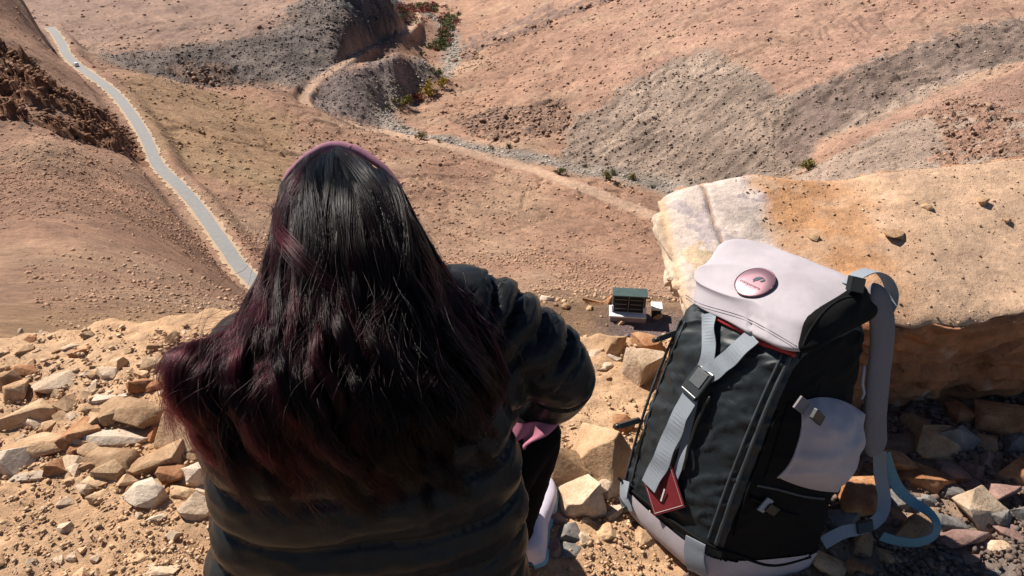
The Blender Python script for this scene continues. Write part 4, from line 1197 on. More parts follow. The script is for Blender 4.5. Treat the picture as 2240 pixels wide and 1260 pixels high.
strap('strap_tail', body, [(1527, 862), (1512, 890), (1490, 930), (1468, 982), (1450, 1022), (1432, 1062)], 21, M['web'], pack, 0.020, n=34)
strap('strap_tail', body, [(1524, 880), (1514, 925), (1502, 975), (1492, 1015), (1480, 1048)], 9, M['web'], pack, 0.008, n=24)
bead('cord', body, [(1560, 870), (1535, 915), (1515, 975), (1500, 1025)], 0.0035, M['plastic'], pack, 0.012)
# red leather tag
c4 = [body(*k_, 0.012)[0] for k_ in ((1418, 1052), (1478, 1010), (1506, 1104), (1441, 1124))]
nn = body(1460, 1070)[1]
V = np.vstack([c4, np.array(c4) + nn * 0.003])
tg = mesh_mixed('leather_tag', V, [(0, 3, 2, 1), (4, 5, 6, 7), (0, 1, 5, 4), (1, 2, 6, 5), (2, 3, 7, 6), (3, 0, 4, 7)], M['leather'], pack, False)
tg['label'] = 'dark red leather tag hanging from the strap'
c4 = np.array(c4); ctr = c4.mean(0)
ins = ctr + (c4 - ctr) * 0.9 + nn * 0.0034
MB().tube(np.vstack([ins, ins[:1]]), 0.0007, 5).build('stitching', M['stitch'], tg)
MB().ribbon(np.array([body(1456, 1092, 0.0155)[0], body(1463, 1070, 0.0155)[0]]), np.cross(nn, (body(1463, 1070)[0] - body(1456, 1092)[0])) / 0.03, 0.0022, 0.0006, nn).build('rivet', M['stitch'], tg)
# pale bands and feet straps over the base
strap('base_band', Surf(PV + PN * 0.004, PN), [(1372, 1052), (1368, 1085), (1378, 1115)], 22, M['web'], pack, 0.003)
strap('base_band', Surf(PV + PN * 0.004, PN), [(1524, 1180), (1520, 1215), (1528, 1250)], 24, M['web'], pack, 0.003)
bead('base_piping', body, [(1356, 1045), (1400, 1085), (1455, 1125), (1510, 1165), (1562, 1195), (1620, 1215), (1690, 1235), (1770, 1215)], 0.0035, M['nylon2'], pack, 0.004)
p, X, Y, Z = frame(body, 1372, 1100, 1400, 1125, 0.010)
MB().box(p, X * 0.022, Y * 0.008, Z * 0.006, 0.002).build('side_release_clip', M['plastic'], pack)
# white stretch pocket on the flank
nu = 40
U_, V_ = np.meshgrid(np.linspace(0, 1, nu), np.linspace(0, 1, nu), indexing='ij')
quad = np.array([(1748, 878), (1698, 1042), (1890, 905), (1830, 1075)], float)
edgeb = 1 - (2 * V_ - 1) ** 2
pu = (quad[0, 0] * (1 - U_) + quad[2, 0] * U_) * (1 - V_) + (quad[1, 0] * (1 - U_) + quad[3, 0] * U_) * V_ + U_ * edgeb * 8
pv = (quad[0, 1] * (1 - U_) + quad[2, 1] * U_) * (1 - V_) + (quad[1, 1] * (1 - U_) + quad[3, 1] * U_) * V_ - (1 - (2 * U_ - 1) ** 2) * (1 - V_) * 22 + (1 - (2 * U_ - 1) ** 2) * V_ * 8
PP = np.empty((nu * nu, 3)); NNk = np.empty((nu * nu, 3))
for k, (a, b) in enumerate(zip(pu.ravel(), pv.ravel())): PP[k], NNk[k] = body(a, b, 0.0)
bl = (1 - np.abs(2 * U_ - 1) ** 3.0) * (1 - np.abs(2 * V_ - 1) ** 3.0)
bl = np.maximum(bl, (1 - np.abs(2 * V_ - 1) ** 2.5) * np.clip(1 - U_ * 2.2, 0, 1) * 0.42)
uv3 = np.stack([U_.ravel(), V_.ravel(), U_.ravel() * 0], 1)
fd_ = np.sin((U_ * 0.8 + V_ * 1.6) * 12 + 2 * fbm3(uv3 * 3, 2, 431).reshape(nu, nu)) * np.clip(1 - V_ * 1.4, 0, 1) * np.clip(U_ * 1.5 - 0.2, 0, 1)
PP += NNk.mean(0)[None] * (0.058 * bl + 0.011 * fd_ * bl + 0.004).ravel()[:, None]
pk = part('side_pocket', PP, grid_faces(nu, nu), M['lilac'], pack)
pk['label'] = 'white bulging stretch pocket on the backpack flank'
ed = PP.reshape(nu, nu, 3)
MB().tube(ed[0], 0.003, 6).build('pocket_hem', M['lilac'], pk, True)
rim_ = np.vstack([ed[0], np.array([body(1735 - 22 + 0, 1040 - k * 26, 0.004)[0] for k in range(0, 1)])])
gV = np.vstack([ed[0], np.array([body(a - 26, b + 4, 0.003)[0] for a, b in zip(pu[0], pv[0])])])
part('pocket_gusset', gV, grid_faces(2, nu), M['nylon2'], pack)
# pocket clip
ps = Surf(np.vstack([PV, PP]), np.vstack([PN, np.repeat(NNk.mean(0)[None], nu * nu, 0)]))
p, X, Y, Z = frame(body, 1756, 884, 1790, 912, 0.0)
p = at(1754, 886, p[1] * cp - p[2] * sp - 0.040)
MB().box(p, X * 0.014, Y * 0.014, Z * 0.003, 0.001).build('webbing_end', M['mesh_pad'], pack)
p, X, Y, Z = frame(body, 1784, 908, 1806, 926, 0.0)
p = at(1788, 912, p[1] * cp - p[2] * sp - 0.062)
MB().box(p, X * 0.022, Y * 0.011, Z * 0.005, 0.002).build('pocket_clip', M['plastic'], pack)
# lower flank buckles
p, X, Y, Z = frame(body, 1668, 1098, 1690, 1112, 0.010)
MB().box(p, X * 0.010, Y * 0.017, Z * 0.002, 0.001).build('webbing_end', M['web'], pack)
MB().box(p + X * 0.02 + Z * 0.003, X * 0.016, Y * 0.010, Z * 0.004, 0.002).build('flank_buckle', M['plastic'], pack)
bead('flank_strap', body, [(1640, 1085), (1672, 1102), (1705, 1118), (1745, 1128)], 0.004, M['nylon2'], pack, 0.004)
bead('flank_seam', body, [(1655, 1060), (1700, 1070), (1760, 1085), (1800, 1090)], 0.003, M['seam'], pack, 0.002)
bead('flank_seam', body, [(1700, 900), (1668, 985), (1632, 1080), (1606, 1170)], 0.0035, M['nylon2'], pack, 0.003)
# clips sticking out on the far side
for (u, v, u2, v2) in ((1466, 728, 1440, 742), (1388, 918, 1354, 932)):
    p, nn = body(u + 12, v, 0.0); q = at(u2, v2, (p[1] * cp - p[2] * sp))
    dx = (q - p); L = np.linalg.norm(dx); dx /= L
    up = np.cross(dx, nn); up /= np.linalg.norm(up)
    cl = MB().box((p + q) / 2, dx * L / 2, up * 0.012, np.cross(dx, up) * 0.006, 0.002).build('side_clip', M['plastic'], pack)
    MB().tube(np.array([q, q + dx * 0.008 + up * 0.010, q + up * 0.018]), 0.006, 8).build('clip_loop', M['plastic'], cl, True)
# harness: padded shoulder strap, haul loop, webbing
pad_px = [(1898, 648, 1.535), (1916, 656, 1.545), (1928, 690, 1.56), (1930, 740, 1.575), (1924, 800, 1.595), (1918, 860, 1.615), (1914, 920, 1.64), (1915, 965, 1.66), (1917, 990, 1.67)]
pp = cr(np.array([at(*k) for k in pad_px]), 60)
rr_ = np.interp(np.linspace(0, 1, 60), [0, .05, .2, .9, 1], [0.020, 0.030, 0.035, 0.034, 0.022])
V, q, a, b = tube_np(pp, rr_, 20, True, 0.42, ray(1920, 820))
so = mesh_mixed('shoulder_strap', V, list(map(tuple, q)) + list(map(tuple, a)) + list(map(tuple, b)), M['mesh_pad'], pack)
so['label'] = 'grey padded shoulder strap behind the backpack'
lp = cr(np.array([at(*k) for k in [(1856, 622, 1.505), (1876, 602, 1.51), (1906, 591, 1.525), (1934, 602, 1.54), (1950, 630, 1.555), (1950, 660, 1.565), (1938, 684, 1.57)]]), 30)
S, Nn = rig(lp, at(1900, 640, 1.0) * 0 + np.array((0.25, -0.35, 0.0)) / np.linalg.norm((0.25, -0.35, 0)))
MB().ribbon(lp, Nn * 0.6 + np.array((0.35, -0.45, 0.2)), 0.012, 0.0025, S).build('haul_loop', M['web'], pack)
p = at(1872, 622, 1.49)
MB().box(p, np.array((0.016, 0.004, -0.006)), np.array((0.002, 0.006, 0.014)), np.array((0.003, -0.006, 0.002)), 0.002).build('loop_buckle', M['plastic'], pack)
def web(pts, hw, mat, name='webbing', nr=None):
    P = cr(np.array([at(*k) for k in pts]), 44)
    view = P / np.linalg.norm(P, axis=1)[:, None]
    T = np.gradient(P, axis=0); T /= np.linalg.norm(T, axis=1)[:, None]
    S = np.cross(T, -view); S /= np.linalg.norm(S, axis=1)[:, None]
    Nn = np.cross(S, T)
    tw = np.array(nr if nr is not None else [0] * 2, float)
    an = np.interp(np.linspace(0, 1, 44), np.linspace(0, 1, len(tw)), tw)[:, None]
    S2 = S * np.cos(an) + Nn * np.sin(an); N2 = np.cross(S2, T)
    return MB().ribbon(P, S2, hw, 0.002, N2).build(name, mat, pack)
web([(1924, 985, 1.67), (1926, 1040, 1.71), (1934, 1085, 1.72), (1930, 1120, 1.715), (1912, 1143, 1.70), (1880, 1156, 1.69), (1842, 1165, 1.68), (1800, 1188, 1.67)], 0.014, M['web'], 'webbing', [0, 0.1, 0.5, 0.3, 0.2])
web([(1934, 990, 1.68), (1946, 1030, 1.72), (1966, 1070, 1.735), (1996, 1098, 1.735), (2030, 1120, 1.72), (2048, 1146, 1.70), (2040, 1172, 1.685), (2005, 1186, 1.675), (1962, 1182, 1.68), (1928, 1172, 1.685)], 0.0135, M['webteal'], 'webbing', [0.1, 0.2, 0.5, 0.9, 1.0, 0.8, 0.7])
p = at(1892, 1152, 1.685)
MB().box(p, np.array((0.019, 0.004, 0.002)), np.array((-0.001, 0.008, 0.010)), np.array((0, -0.004, 0.003)), 0.002).build('strap_slider', M['plastic'], pack)
MB().tube(np.array([at(*k) for k in [(1890, 800, 1.57), (1886, 840, 1.58), (1890, 860, 1.585), (1884, 872, 1.59)]]), 0.0035, 6).build('drawcord', M['lilac'], pack, True)
for k in ((1887, 850, 1.57), (1893, 868, 1.575)):
    pass
# ------------------------------------------------------------------ the seated woman
M['skin'] = m_plain('skin', (0.42, 0.24, 0.17), 0.5, 0.4, 0, 0.06, 40)
M['jacket'] = m_plain('black_puffer', (0.0155, 0.0165, 0.018), 0.32, 0.12, 0, 0.2, 50, 0.25, 0.002)
M['legging'] = m_plain('black_leggings', (0.0045, 0.004, 0.005), 0.9, 0.06, 0, 0.15, 200)
M['shoe'] = m_plain('white_lilac_shoe', (0.66, 0.60, 0.68), 0.6, 0.3, 0, 0.08, 40, 0.3, 0.001)
M['sole'] = m_plain('aqua_sole', (0.30, 0.50, 0.55), 0.6, 0.3, 0, 0.1, 40)
M['pink'] = m_plain('pink_cotton', (0.55, 0.20, 0.28), 0.85, 0.2, 0, 0.1, 60, 0.3, 0.001)
M['band'] = m_plain('dusty_pink_knit', (0.29, 0.135, 0.185), 0.85, 0.2, 0, 0.12, 120, 0.4, 0.001)

def remeshed(name, chunks, voxel, smooth_it=3):
    """joins overlapping closed chunks into ONE skin; returns vertices and faces"""
    mb = MB()
    for V, F in chunks: mb.add(V, F)
    me = bpy.data.meshes.new('tmp'); me.from_pydata(np.vstack(mb.V).tolist(), [], mb.F); me.update()
    o = bpy.data.objects.new('tmp', me); COL.objects.link(o)
    md = o.modifiers.new('r', 'REMESH'); md.mode = 'VOXEL'; md.voxel_size = voxel
    if smooth_it:
        ms = o.modifiers.new('s', 'SMOOTH'); ms.factor = 0.5; ms.iterations = smooth_it
    bpy.context.view_layer.update()
    m2 = bpy.data.meshes.new_from_object(o.evaluated_get(bpy.context.evaluated_depsgraph_get()))
    bpy.data.objects.remove(o)
    n = len(m2.vertices); V = np.empty(n * 3, np.float32); m2.vertices.foreach_get('co', V)
    F = np.array([p.vertices[:] for p in m2.polygons if len(p.vertices) == 4])
    return V.reshape(-1, 3).astype(float), F

def tube_chunk(path, r, ns=20, n=30, flat=1.0, upv=None):
    P = cr(np.asarray(path, float), n); R_ = cr(np.asarray(r, float)[:, None], n)[:, 0]
    V, q, a, b = tube_np(P, R_, ns, True, flat, upv)
    return V, list(map(tuple, q)) + list(map(tuple, a)) + list(map(tuple, b))

def ball(c, r, n=16):
    bm = bmesh.new(); bmesh.ops.create_uvsphere(bm, u_segments=n * 2, v_segments=n, radius=1)
    V = np.array([v.co for v in bm.verts]) * np.asarray(r) + np.asarray(c); F = [tuple(v.index for v in f.verts) for f in bm.faces]
    bm.free(); return V, F

woman = empty('person', at(800, 1290, 1.36))
tag(woman, 'seated woman with long dark burgundy hair in a black puffer jacket, back turned', 'person')

# --- torso rings: (row, left edge, right edge, depth of the centre)
RINGS = [(1400, 430, 1165, 1.43), (1310, 448, 1152, 1.37), (1230, 466, 1142, 1.325), (1150, 476, 1140, 1.28), (1070, 472, 1136, 1.24), (990, 458, 1122, 1.205), (910, 442, 1105, 1.175), (840, 435, 1085, 1.155), (780, 452, 1060, 1.15), (725, 470, 1020, 1.16), (680, 580, 930, 1.17), (640, 660, 850, 1.175)]
tv, axis_pts = [], []
for (v, l, r, t) in RINGS:
    a, b = at(l, v, t - 0.045), at(r, v, t + 0.055)
    c = (a + b) / 2; wv = (b - a) / 2
    up = np.array((0.05, 0.30, 0.95)); up -= wv * (up @ wv) / (wv @ wv); up /= np.linalg.norm(up)
    dv = np.cross(up, wv); dv /= np.linalg.norm(dv)
    dep = min(0.135, np.linalg.norm(wv) * 0.62)
    th = np.linspace(0, 2 * np.pi, 48, endpoint=False)
    e = 2 / 2.5
    cs, sn = np.sign(np.cos(th)) * np.abs(np.cos(th)) ** e, np.sign(np.sin(th)) * np.abs(np.sin(th)) ** e
    tv.append(c + cs[:, None] * wv + sn[:, None] * dv * dep); axis_pts.append(c)
tv = cr(np.array(tv), 60)
nr_, ns_ = tv.shape[:2]
Vt = np.vstack([tv.reshape(-1, 3), tv[0].mean(0)[None], tv[-1].mean(0)[None]])
Ft = [tuple(f) for f in grid_faces(nr_, ns_, True)] + [((i + 1) % ns_, i, nr_ * ns_) for i in range(ns_)] + [((nr_ - 1) * ns_ + i, (nr_ - 1) * ns_ + (i + 1) % ns_, nr_ * ns_ + 1) for i in range(ns_)]
ARM_R = [at(960, 690, 1.215), at(1035, 682, 1.245), at(1120, 735, 1.275), at(1195, 795, 1.315), at(1228, 832, 1.35), at(1190, 868, 1.43), at(1120, 890, 1.52), at(1040, 905, 1.62)]
ARM_Rr = [0.066, 0.068, 0.070, 0.068, 0.060, 0.058, 0.054, 0.048]
ARM_L = [at(515, 810, 1.10), at(478, 840, 1.13), at(500, 885, 1.25), at(560, 960, 1.42), at(640, 960, 1.52), at(720, 940, 1.62)]
ARM_Lr = [0.055, 0.058, 0.060, 0.056, 0.052, 0.046]
collar = [at(750, 690, 1.17), at(750, 640, 1.175), at(748, 600, 1.18)]
JV, JF = remeshed('jacket', [(Vt, Ft), tube_chunk(ARM_R, ARM_Rr), tube_chunk(ARM_L, ARM_Lr), tube_chunk(collar, [0.085, 0.075, 0.07]), tube_chunk([at(1050, 780, 1.25), at(1085, 840, 1.29), at(1060, 900, 1.32)], [0.055, 0.058, 0.05])], 0.0075, 4)
JN = vnorm(JV, JF)
# quilting of the body: pinched horizontal seams
ax_ = cr(np.array(axis_pts), 200); z_ax = ax_[:, 2]
h = JV[:, 2] + 0.10 * (JV[:, 1] - 1.0)
armc = cr(np.array(ARM_R), 120)
dA = np.linalg.norm(JV[:, None, :] - armc[None, ::2], axis=2)
iA = dA.argmin(1) * 2 / 119.0
isA = np.clip((0.105 - dA.min(1)) / 0.02, 0, 1) * np.clip((JV[:, 0] + 0.09) / 0.03, 0, 1)
wob = 0.012 * fbm3(JV / 0.12, 2, 501)
ph = ((h + wob) / 0.092) % 1.0
seam = np.exp(-(np.abs(ph - 0.5) / 0.05) ** 1.2)
puff = np.cos((ph - 0.0) * 2 * np.pi) * 0.5 + 0.5
db = -0.014 * seam + 0.008 * puff + 0.006 * (1 - np.abs(fbm3(JV / np.array((0.10, 0.10, 0.05)), 3, 505))) ** 3
# folds across the upper sleeve
an = fbm3(JV / 0.06, 3, 507)
sfold = np.abs(np.sin(iA * 42 + 0.6 * an + 1.1 * fbm3(JV / 0.10, 2, 509)))
upw = np.clip(JN[:, 2] * 0.9 + 0.45, 0.12, 1) * np.clip((0.52 - iA) / 0.1, 0.12, 1)
da = upw * (sfold ** 0.45 - 0.72) * 0.031 + 0.004 * (1 - np.abs(fbm3(JV / 0.09, 3, 511))) ** 3
cuffseam = np.exp(-((iA - 0.57) / 0.008) ** 2)
da -= cuffseam * 0.006
JV = JV + JN * (db * (1 - isA) + da * isA)[:, None]
jk = part('puffer_jacket', JV, JF, M['jacket'], woman)
jk['label'] = 'black quilted puffer jacket'

# --- body under the clothes: head, neck, trunk, hands in ONE skin
hc = at(742, 480, 1.235)
head_up = np.array((0.03, 0.42, 0.90)); head_up /= np.linalg.norm(head_up)
fwd = np.array((-0.30, 0.86, -0.42)); fwd -= head_up * (fwd @ head_up); fwd /= np.linalg.norm(fwd)
rt = np.cross(fwd, head_up)
def hp(a, b, c): return hc + rt * a + fwd * b + head_up * c
def ell(c, ra, rb, rc, n=14):
    V, F = ball((0, 0, 0), (1, 1, 1), n)
    return c + V[:, :1] * ra * rt + V[:, 1:2] * rb * fwd + V[:, 2:3] * rc * head_up, F
chunks = [ell(hp(0, 0.006, -0.008), 0.074, 0.088, 0.090), ell(hp(0, 0.030, -0.055), 0.058, 0.062, 0.062), ell(hp(0, 0.062, -0.095), 0.024, 0.022, 0.018),
          ell(hp(0, 0.094, -0.030), 0.012, 0.018, 0.013), ell(hp(0, 0.088, -0.012), 0.008, 0.012, 0.024), ell(hp(0, 0.084, -0.066), 0.022, 0.010, 0.006), ell(hp(0, 0.083, -0.077), 0.020, 0.010, 0.007),
          ell(hp(0.077, -0.005, -0.02), 0.010, 0.020, 0.032), ell(hp(-0.077, -0.005, -0.02), 0.010, 0.020, 0.032),
          ell(hp(0.032, 0.080, 0.012), 0.016, 0.010, 0.008), ell(hp(-0.032, 0.080, 0.012), 0.016, 0.010, 0.008),
          tube_chunk([hp(0, -0.02, -0.05), hp(0, -0.04, -0.12), at(745, 720, 1.19), ax_[90], ax_[40], ax_[5]], [0.056, 0.055, 0.075, 0.10, 0.10, 0.11]),
          tube_chunk([ARM_R[0], ARM_R[2], ARM_R[4], ARM_R[6], ARM_R[7]], [0.045, 0.042, 0.036, 0.03, 0.026]),
          tube_chunk([ARM_L[0], ARM_L[2], ARM_L[3], ARM_L[4], ARM_L[5]], [0.040, 0.040, 0.036, 0.03, 0.026])]
for arm, sgn in ((ARM_R, -1), (ARM_L, 1)):
    w0 = arm[-1]; d0 = arm[-1] - arm[-2]; d0 /= np.linalg.norm(d0)
    sd = np.cross(d0, (0, 0, 1)); sd /= np.linalg.norm(sd); dn = np.cross(sd, d0)
    chunks.append(tube_chunk([w0, w0 + d0 * 0.03, w0 + d0 * 0.085], [0.024, 0.036, 0.038], 16, 12, 0.5, dn))
    for k, (L, off) in enumerate(((0.066, -0.028), (0.074, -0.009), (0.068, 0.010), (0.052, 0.028))):
        b0 = w0 + d0 * 0.075 + sd * off
        chunks.append(tube_chunk([b0, b0 + d0 * L * 0.5 - dn * 0.006, b0 + d0 * L * 0.9 - dn * 0.03], [0.0095, 0.009, 0.0075], 10, 10))
    b0 = w0 + d0 * 0.025 - sd * sgn * 0.022
    chunks.append(tube_chunk([b0, b0 + d0 * 0.03 - sd * sgn * 0.022, b0 + d0 * 0.058 - sd * sgn * 0.022 - dn * 0.012], [0.012, 0.010, 0.008], 10, 10))
SV, SF = remeshed('body', chunks, 0.005, 2)
part('body', SV, SF, M['skin'], woman)

# --- legs
LEG_R = [at(960, 1180, 1.42), at(1080, 1030, 1.44), at(1165, 950, 1.455), at(1160, 1010, 1.515), at(1148, 1075, 1.58), at(1133, 1150, 1.66), at(1132, 1185, 1.69)]
LEG_L = [at(680, 1180, 1.42), at(640, 1050, 1.52), at(600, 960, 1.62), at(610, 1040, 1.70), at(640, 1100, 1.76), at(650, 1150, 1.80), at(650, 1170, 1.82)]
lr_ = [0.088, 0.078, 0.054, 0.049, 0.042, 0.035, 0.034]
GV, GF = remeshed('leggings', [tube_chunk(LEG_R, lr_, 20, 50), tube_chunk(LEG_L, lr_, 20, 50), ball(at(820, 1250, 1.40), (0.17, 0.12, 0.10))], 0.007, 3)
GN = vnorm(GV, GF)
GV = GV + GN * (0.003 * (1 - np.abs(fbm3(GV / np.array((0.05, 0.05, 0.03)), 3, 521))) ** 2)[:, None]
part('leggings', GV, GF, M['legging'], woman)

# --- shoes
def shoe(heel, toe, width, mirror):
    heel, toe = np.asarray(heel, float), np.asarray(toe, float)
    f = toe - heel; L = np.linalg.norm(f); f /= L
    up = np.array((0, 0, 1.0)); up -= f * (up @ f); up /= np.linalg.norm(up); s = np.cross(f, up)
    prof = [(-0.02, 0.30, 0.050, 0.2), (0.04, 0.80, 0.085, 0.9), (0.15, 0.86, 0.098, 1.0), (0.28, 0.80, 0.092, 1.0), (0.42, 0.76, 0.074, 1.0), (0.58, 0.90, 0.060, 1.0), (0.74, 1.0, 0.050, 1.0), (0.88, 0.86, 0.042, 1.0), (0.98, 0.5, 0.030, 0.7), (1.0, 0.2, 0.022, 0.4)]
    th = np.linspace(0, 2 * np.pi, 28, endpoint=False)
    rows = []
    for (q, w, h_, k) in prof:
        c = heel + f * L * q + up * (0.020 + h_ / 2)
        rows.append(c + (np.cos(th) * width / 2 * w)[:, None] * s + (np.sign(np.sin(th)) * np.abs(np.sin(th)) ** 0.8 * h_ / 2)[:, None] * up)
    R_ = cr(np.array(rows), 40)
    o = part('shoe', R_.reshape(-1, 3), grid_faces(40, 28, True), M['shoe'], woman)
    so_ = []
    for (q, w, h_, k) in prof:
        ww = width / 2 * min(1.06, w * 1.12)
        c = heel + f * L * (q * 1.02 - 0.01)
        hh = 0.030 + 0.022 * max(0, 1 - q * 2.2)
        pr = [(-1, 0.0), (-1.03, 0.014), (-1.0, hh), (0, hh + 0.001), (1.0, hh), (1.03, 0.014), (1, 0.0), (0, -0.002)]
        so_.append([c + s * a * ww + up * b for a, b in pr])
    R2 = cr(np.array(so_), 40)
    part('sole', R2.reshape(-1, 3), grid_faces(40, 8, True), M['sole'], o)
    return o
shoe(at(1157, 1252, 1.715), at(1186, 1055, 1.875), 0.088, 1)
shoe(at(650, 1215, 1.79), at(640, 1090, 1.90), 0.088, -1)

# --- pink shirt showing between jacket and leg
px_ = [((1125, 925), (1222, 928)), ((1120, 950), (1196, 952)), ((1115, 972), (1158, 970)), ((1112, 990), (1149, 988)), ((1112, 1012), (1164, 1014)), ((1112, 1030), (1160, 1036)), ((1110, 1060), (1146, 1060)), ((1108, 1110), (1142, 1110)), ((1105, 1160), (1140, 1160)), ((1105, 1200), (1138, 1198))]
tt = [1.370, 1.372, 1.378, 1.385, 1.40, 1.415, 1.43, 1.47, 1.51, 1.54]
rows = []
for ((l, r), t) in zip(px_, tt):
    a, b = at(l[0], l[1], t + 0.015), at(r[0], r[1], t)
    rows.append([a + (b - a) * k + np.array((0, -0.004, 0)) * math.sin(k * 9) for k in np.linspace(0, 1, 9)])
R_ = cr(np.array(rows), 50)
fr = R_.reshape(-1, 3); bk_ = fr + np.array((0.0, 0.003, 0.0))
Vp = np.vstack([fr, bk_]); f1 = grid_faces(50, 9)
part('shirt_hem', Vp, np.vstack([f1, f1[:, ::-1] + len(fr)]), M['pink'], woman)['label'] = 'pink shirt hem showing beside the jacket'

# --- head band over the front of the head
hb = cr(np.array([at(*k) for k in [(614, 420, 1.245), (622, 400, 1.25), (640, 375, 1.255), (680, 341, 1.26), (728, 322, 1.265), (782, 331, 1.26), (830, 360, 1.25), (858, 386, 1.245), (876, 408, 1.24)]]), 60)
V, q, a, b = tube_np(hb, np.interp(np.linspace(0, 1, 60), [0, .2, .48, .53, .8, 1], [0.004, 0.0065, 0.0105, 0.0100, 0.006, 0.003]), 16, True, 0.85, fwd)
bo = mesh_mixed('headband', V, list(map(tuple, q)) + list(map(tuple, a)) + list(map(tuple, b)), M['band'], woman)
bo['label'] = 'dusty pink headband'
kn = at(768, 328, 1.262)
V, F = ball((0, 0, 0), (0.010, 0.007, 0.010), 8)
mesh_mixed('headband_knot', V + kn, F, M['band'], bo)

# --- hair
HS = [
 [(616, 430, 1.222), (640, 388, 1.232), (672, 354, 1.238), (706, 338, 1.240), (736, 334, 1.241), (770, 340, 1.239), (812, 360, 1.236), (850, 390, 1.230), (884, 428, 1.222)],
 [(604, 480, 1.200), (630, 445, 1.168), (655, 422, 1.145), (697, 410, 1.132), (738, 406, 1.128), (784, 411, 1.132), (832, 426, 1.146), (870, 450, 1.170), (902, 488, 1.200)],
 [(586, 565, 1.178), (616, 556, 1.122), (645, 550, 1.083), (695, 548, 1.063), (745, 546, 1.058), (800, 548, 1.063), (856, 553, 1.085), (902, 561, 1.125), (938, 572, 1.180)],
 [(556, 668, 1.140), (600, 668, 1.090), (640, 670, 1.052), (700, 672, 1.037), (760, 673, 1.032), (825, 671, 1.042), (890, 668, 1.066), (940, 662, 1.105), (986, 652, 1.160)],
 [(462, 752, 1.060), (530, 776, 1.022), (600, 788, 1.004), (680, 793, 0.995), (760, 797, 0.992), (840, 793, 1.004), (920, 783, 1.035), (990, 768, 1.085), (1046, 745, 1.140)],
 [(398, 796, 1.035), (478, 860, 1.000), (570, 886, 0.986), (660, 897, 0.980), (760, 902, 0.980), (850, 897, 0.995), (940, 886, 1.028), (1020, 870, 1.085), (1082, 842, 1.150)],
 [(400, 892, 1.060), (486, 962, 1.030), (578, 1002, 1.022), (664, 1014, 1.022), (764, 1014, 1.024), (858, 1008, 1.040), (948, 992, 1.068), (1028, 962, 1.118), (1092, 934, 1.180)],
 [(425, 960, 1.085), (506, 1044, 1.070), (588, 1098, 1.075), (668, 1140, 1.085), (768, 1140, 1.087), (868, 1132, 1.100), (958, 1094, 1.120), (1038, 1042, 1.160), (1098, 1000, 1.215)],
]
NW, NSS = 64, 65
S0 = np.array([[at(*k) for k in row] for row in HS])
S1 = cr(S0, NW)
S2 = np.swapaxes(cr(np.swapaxes(S1, 0, 1), NSS), 0, 1)          # (w, s, 3)
du = np.gradient(S2, axis=1); dw = np.gradient(S2, axis=0)
SN = np.cross(du, dw); SN /= np.linalg.norm(SN, axis=2)[..., None] + 1e-9
if (SN * S2).sum(2).mean() > 0: SN = -SN
def sheet(s, w):
    i = np.clip(w, 0, 1) * (NW - 1); j = np.clip(s, 0, 1) * (NSS - 1)
    i0 = np.clip(np.floor(i).astype(int), 0, NW - 2); j0 = np.clip(np.floor(j).astype(int), 0, NSS - 2)
    a = (i - i0)[..., None]; b = (j - j0)[..., None]
    f = lambda A_: A_[i0, j0] * (1 - a) * (1 - b) + A_[i0 + 1, j0] * a * (1 - b) + A_[i0, j0 + 1] * (1 - a) * b + A_[i0 + 1, j0 + 1] * a * b
    ex = (s - np.clip(s, 0, 1))[..., None]
    return f(S2) + f(du) * (NSS - 1) * ex, f(SN)

m_h, nt, b_ = mat_base('hair_mass', 0.45, 0.4)
b_.inputs['Base Color'].default_value = (0.010, 0.0055, 0.006, 1)
M['hair_mass'] = m_h
nwq, nsq = 54, 60
w_ = np.linspace(0, 0.86, nwq); s_ = np.linspace(0.02, 0.98, nsq)
Wg, Sg = np.meshgrid(w_, s_, indexing='ij')
P_, N_ = sheet(Sg, Wg)
edge = (1 - np.abs(2 * Sg - 1) ** 6)[..., None]
lump = fbm2(Sg * 14, Wg * 3, 3, 531)[..., None] * 0.006
outer = P_ - N_ * 0.012 + N_ * lump
inner = P_ - N_ * (0.012 + (0.035 * np.clip(1.0 - Wg * 0.5, 0.3, 1))[..., None] * edge)
loopV = np.concatenate([outer, inner[:, ::-1]], 1)
hm = part('hair', loopV.reshape(-1, 3), grid_faces(nwq, 2 * nsq, True), M['hair_mass'], woman)
hm['label'] = 'long wavy black hair with burgundy lengths'

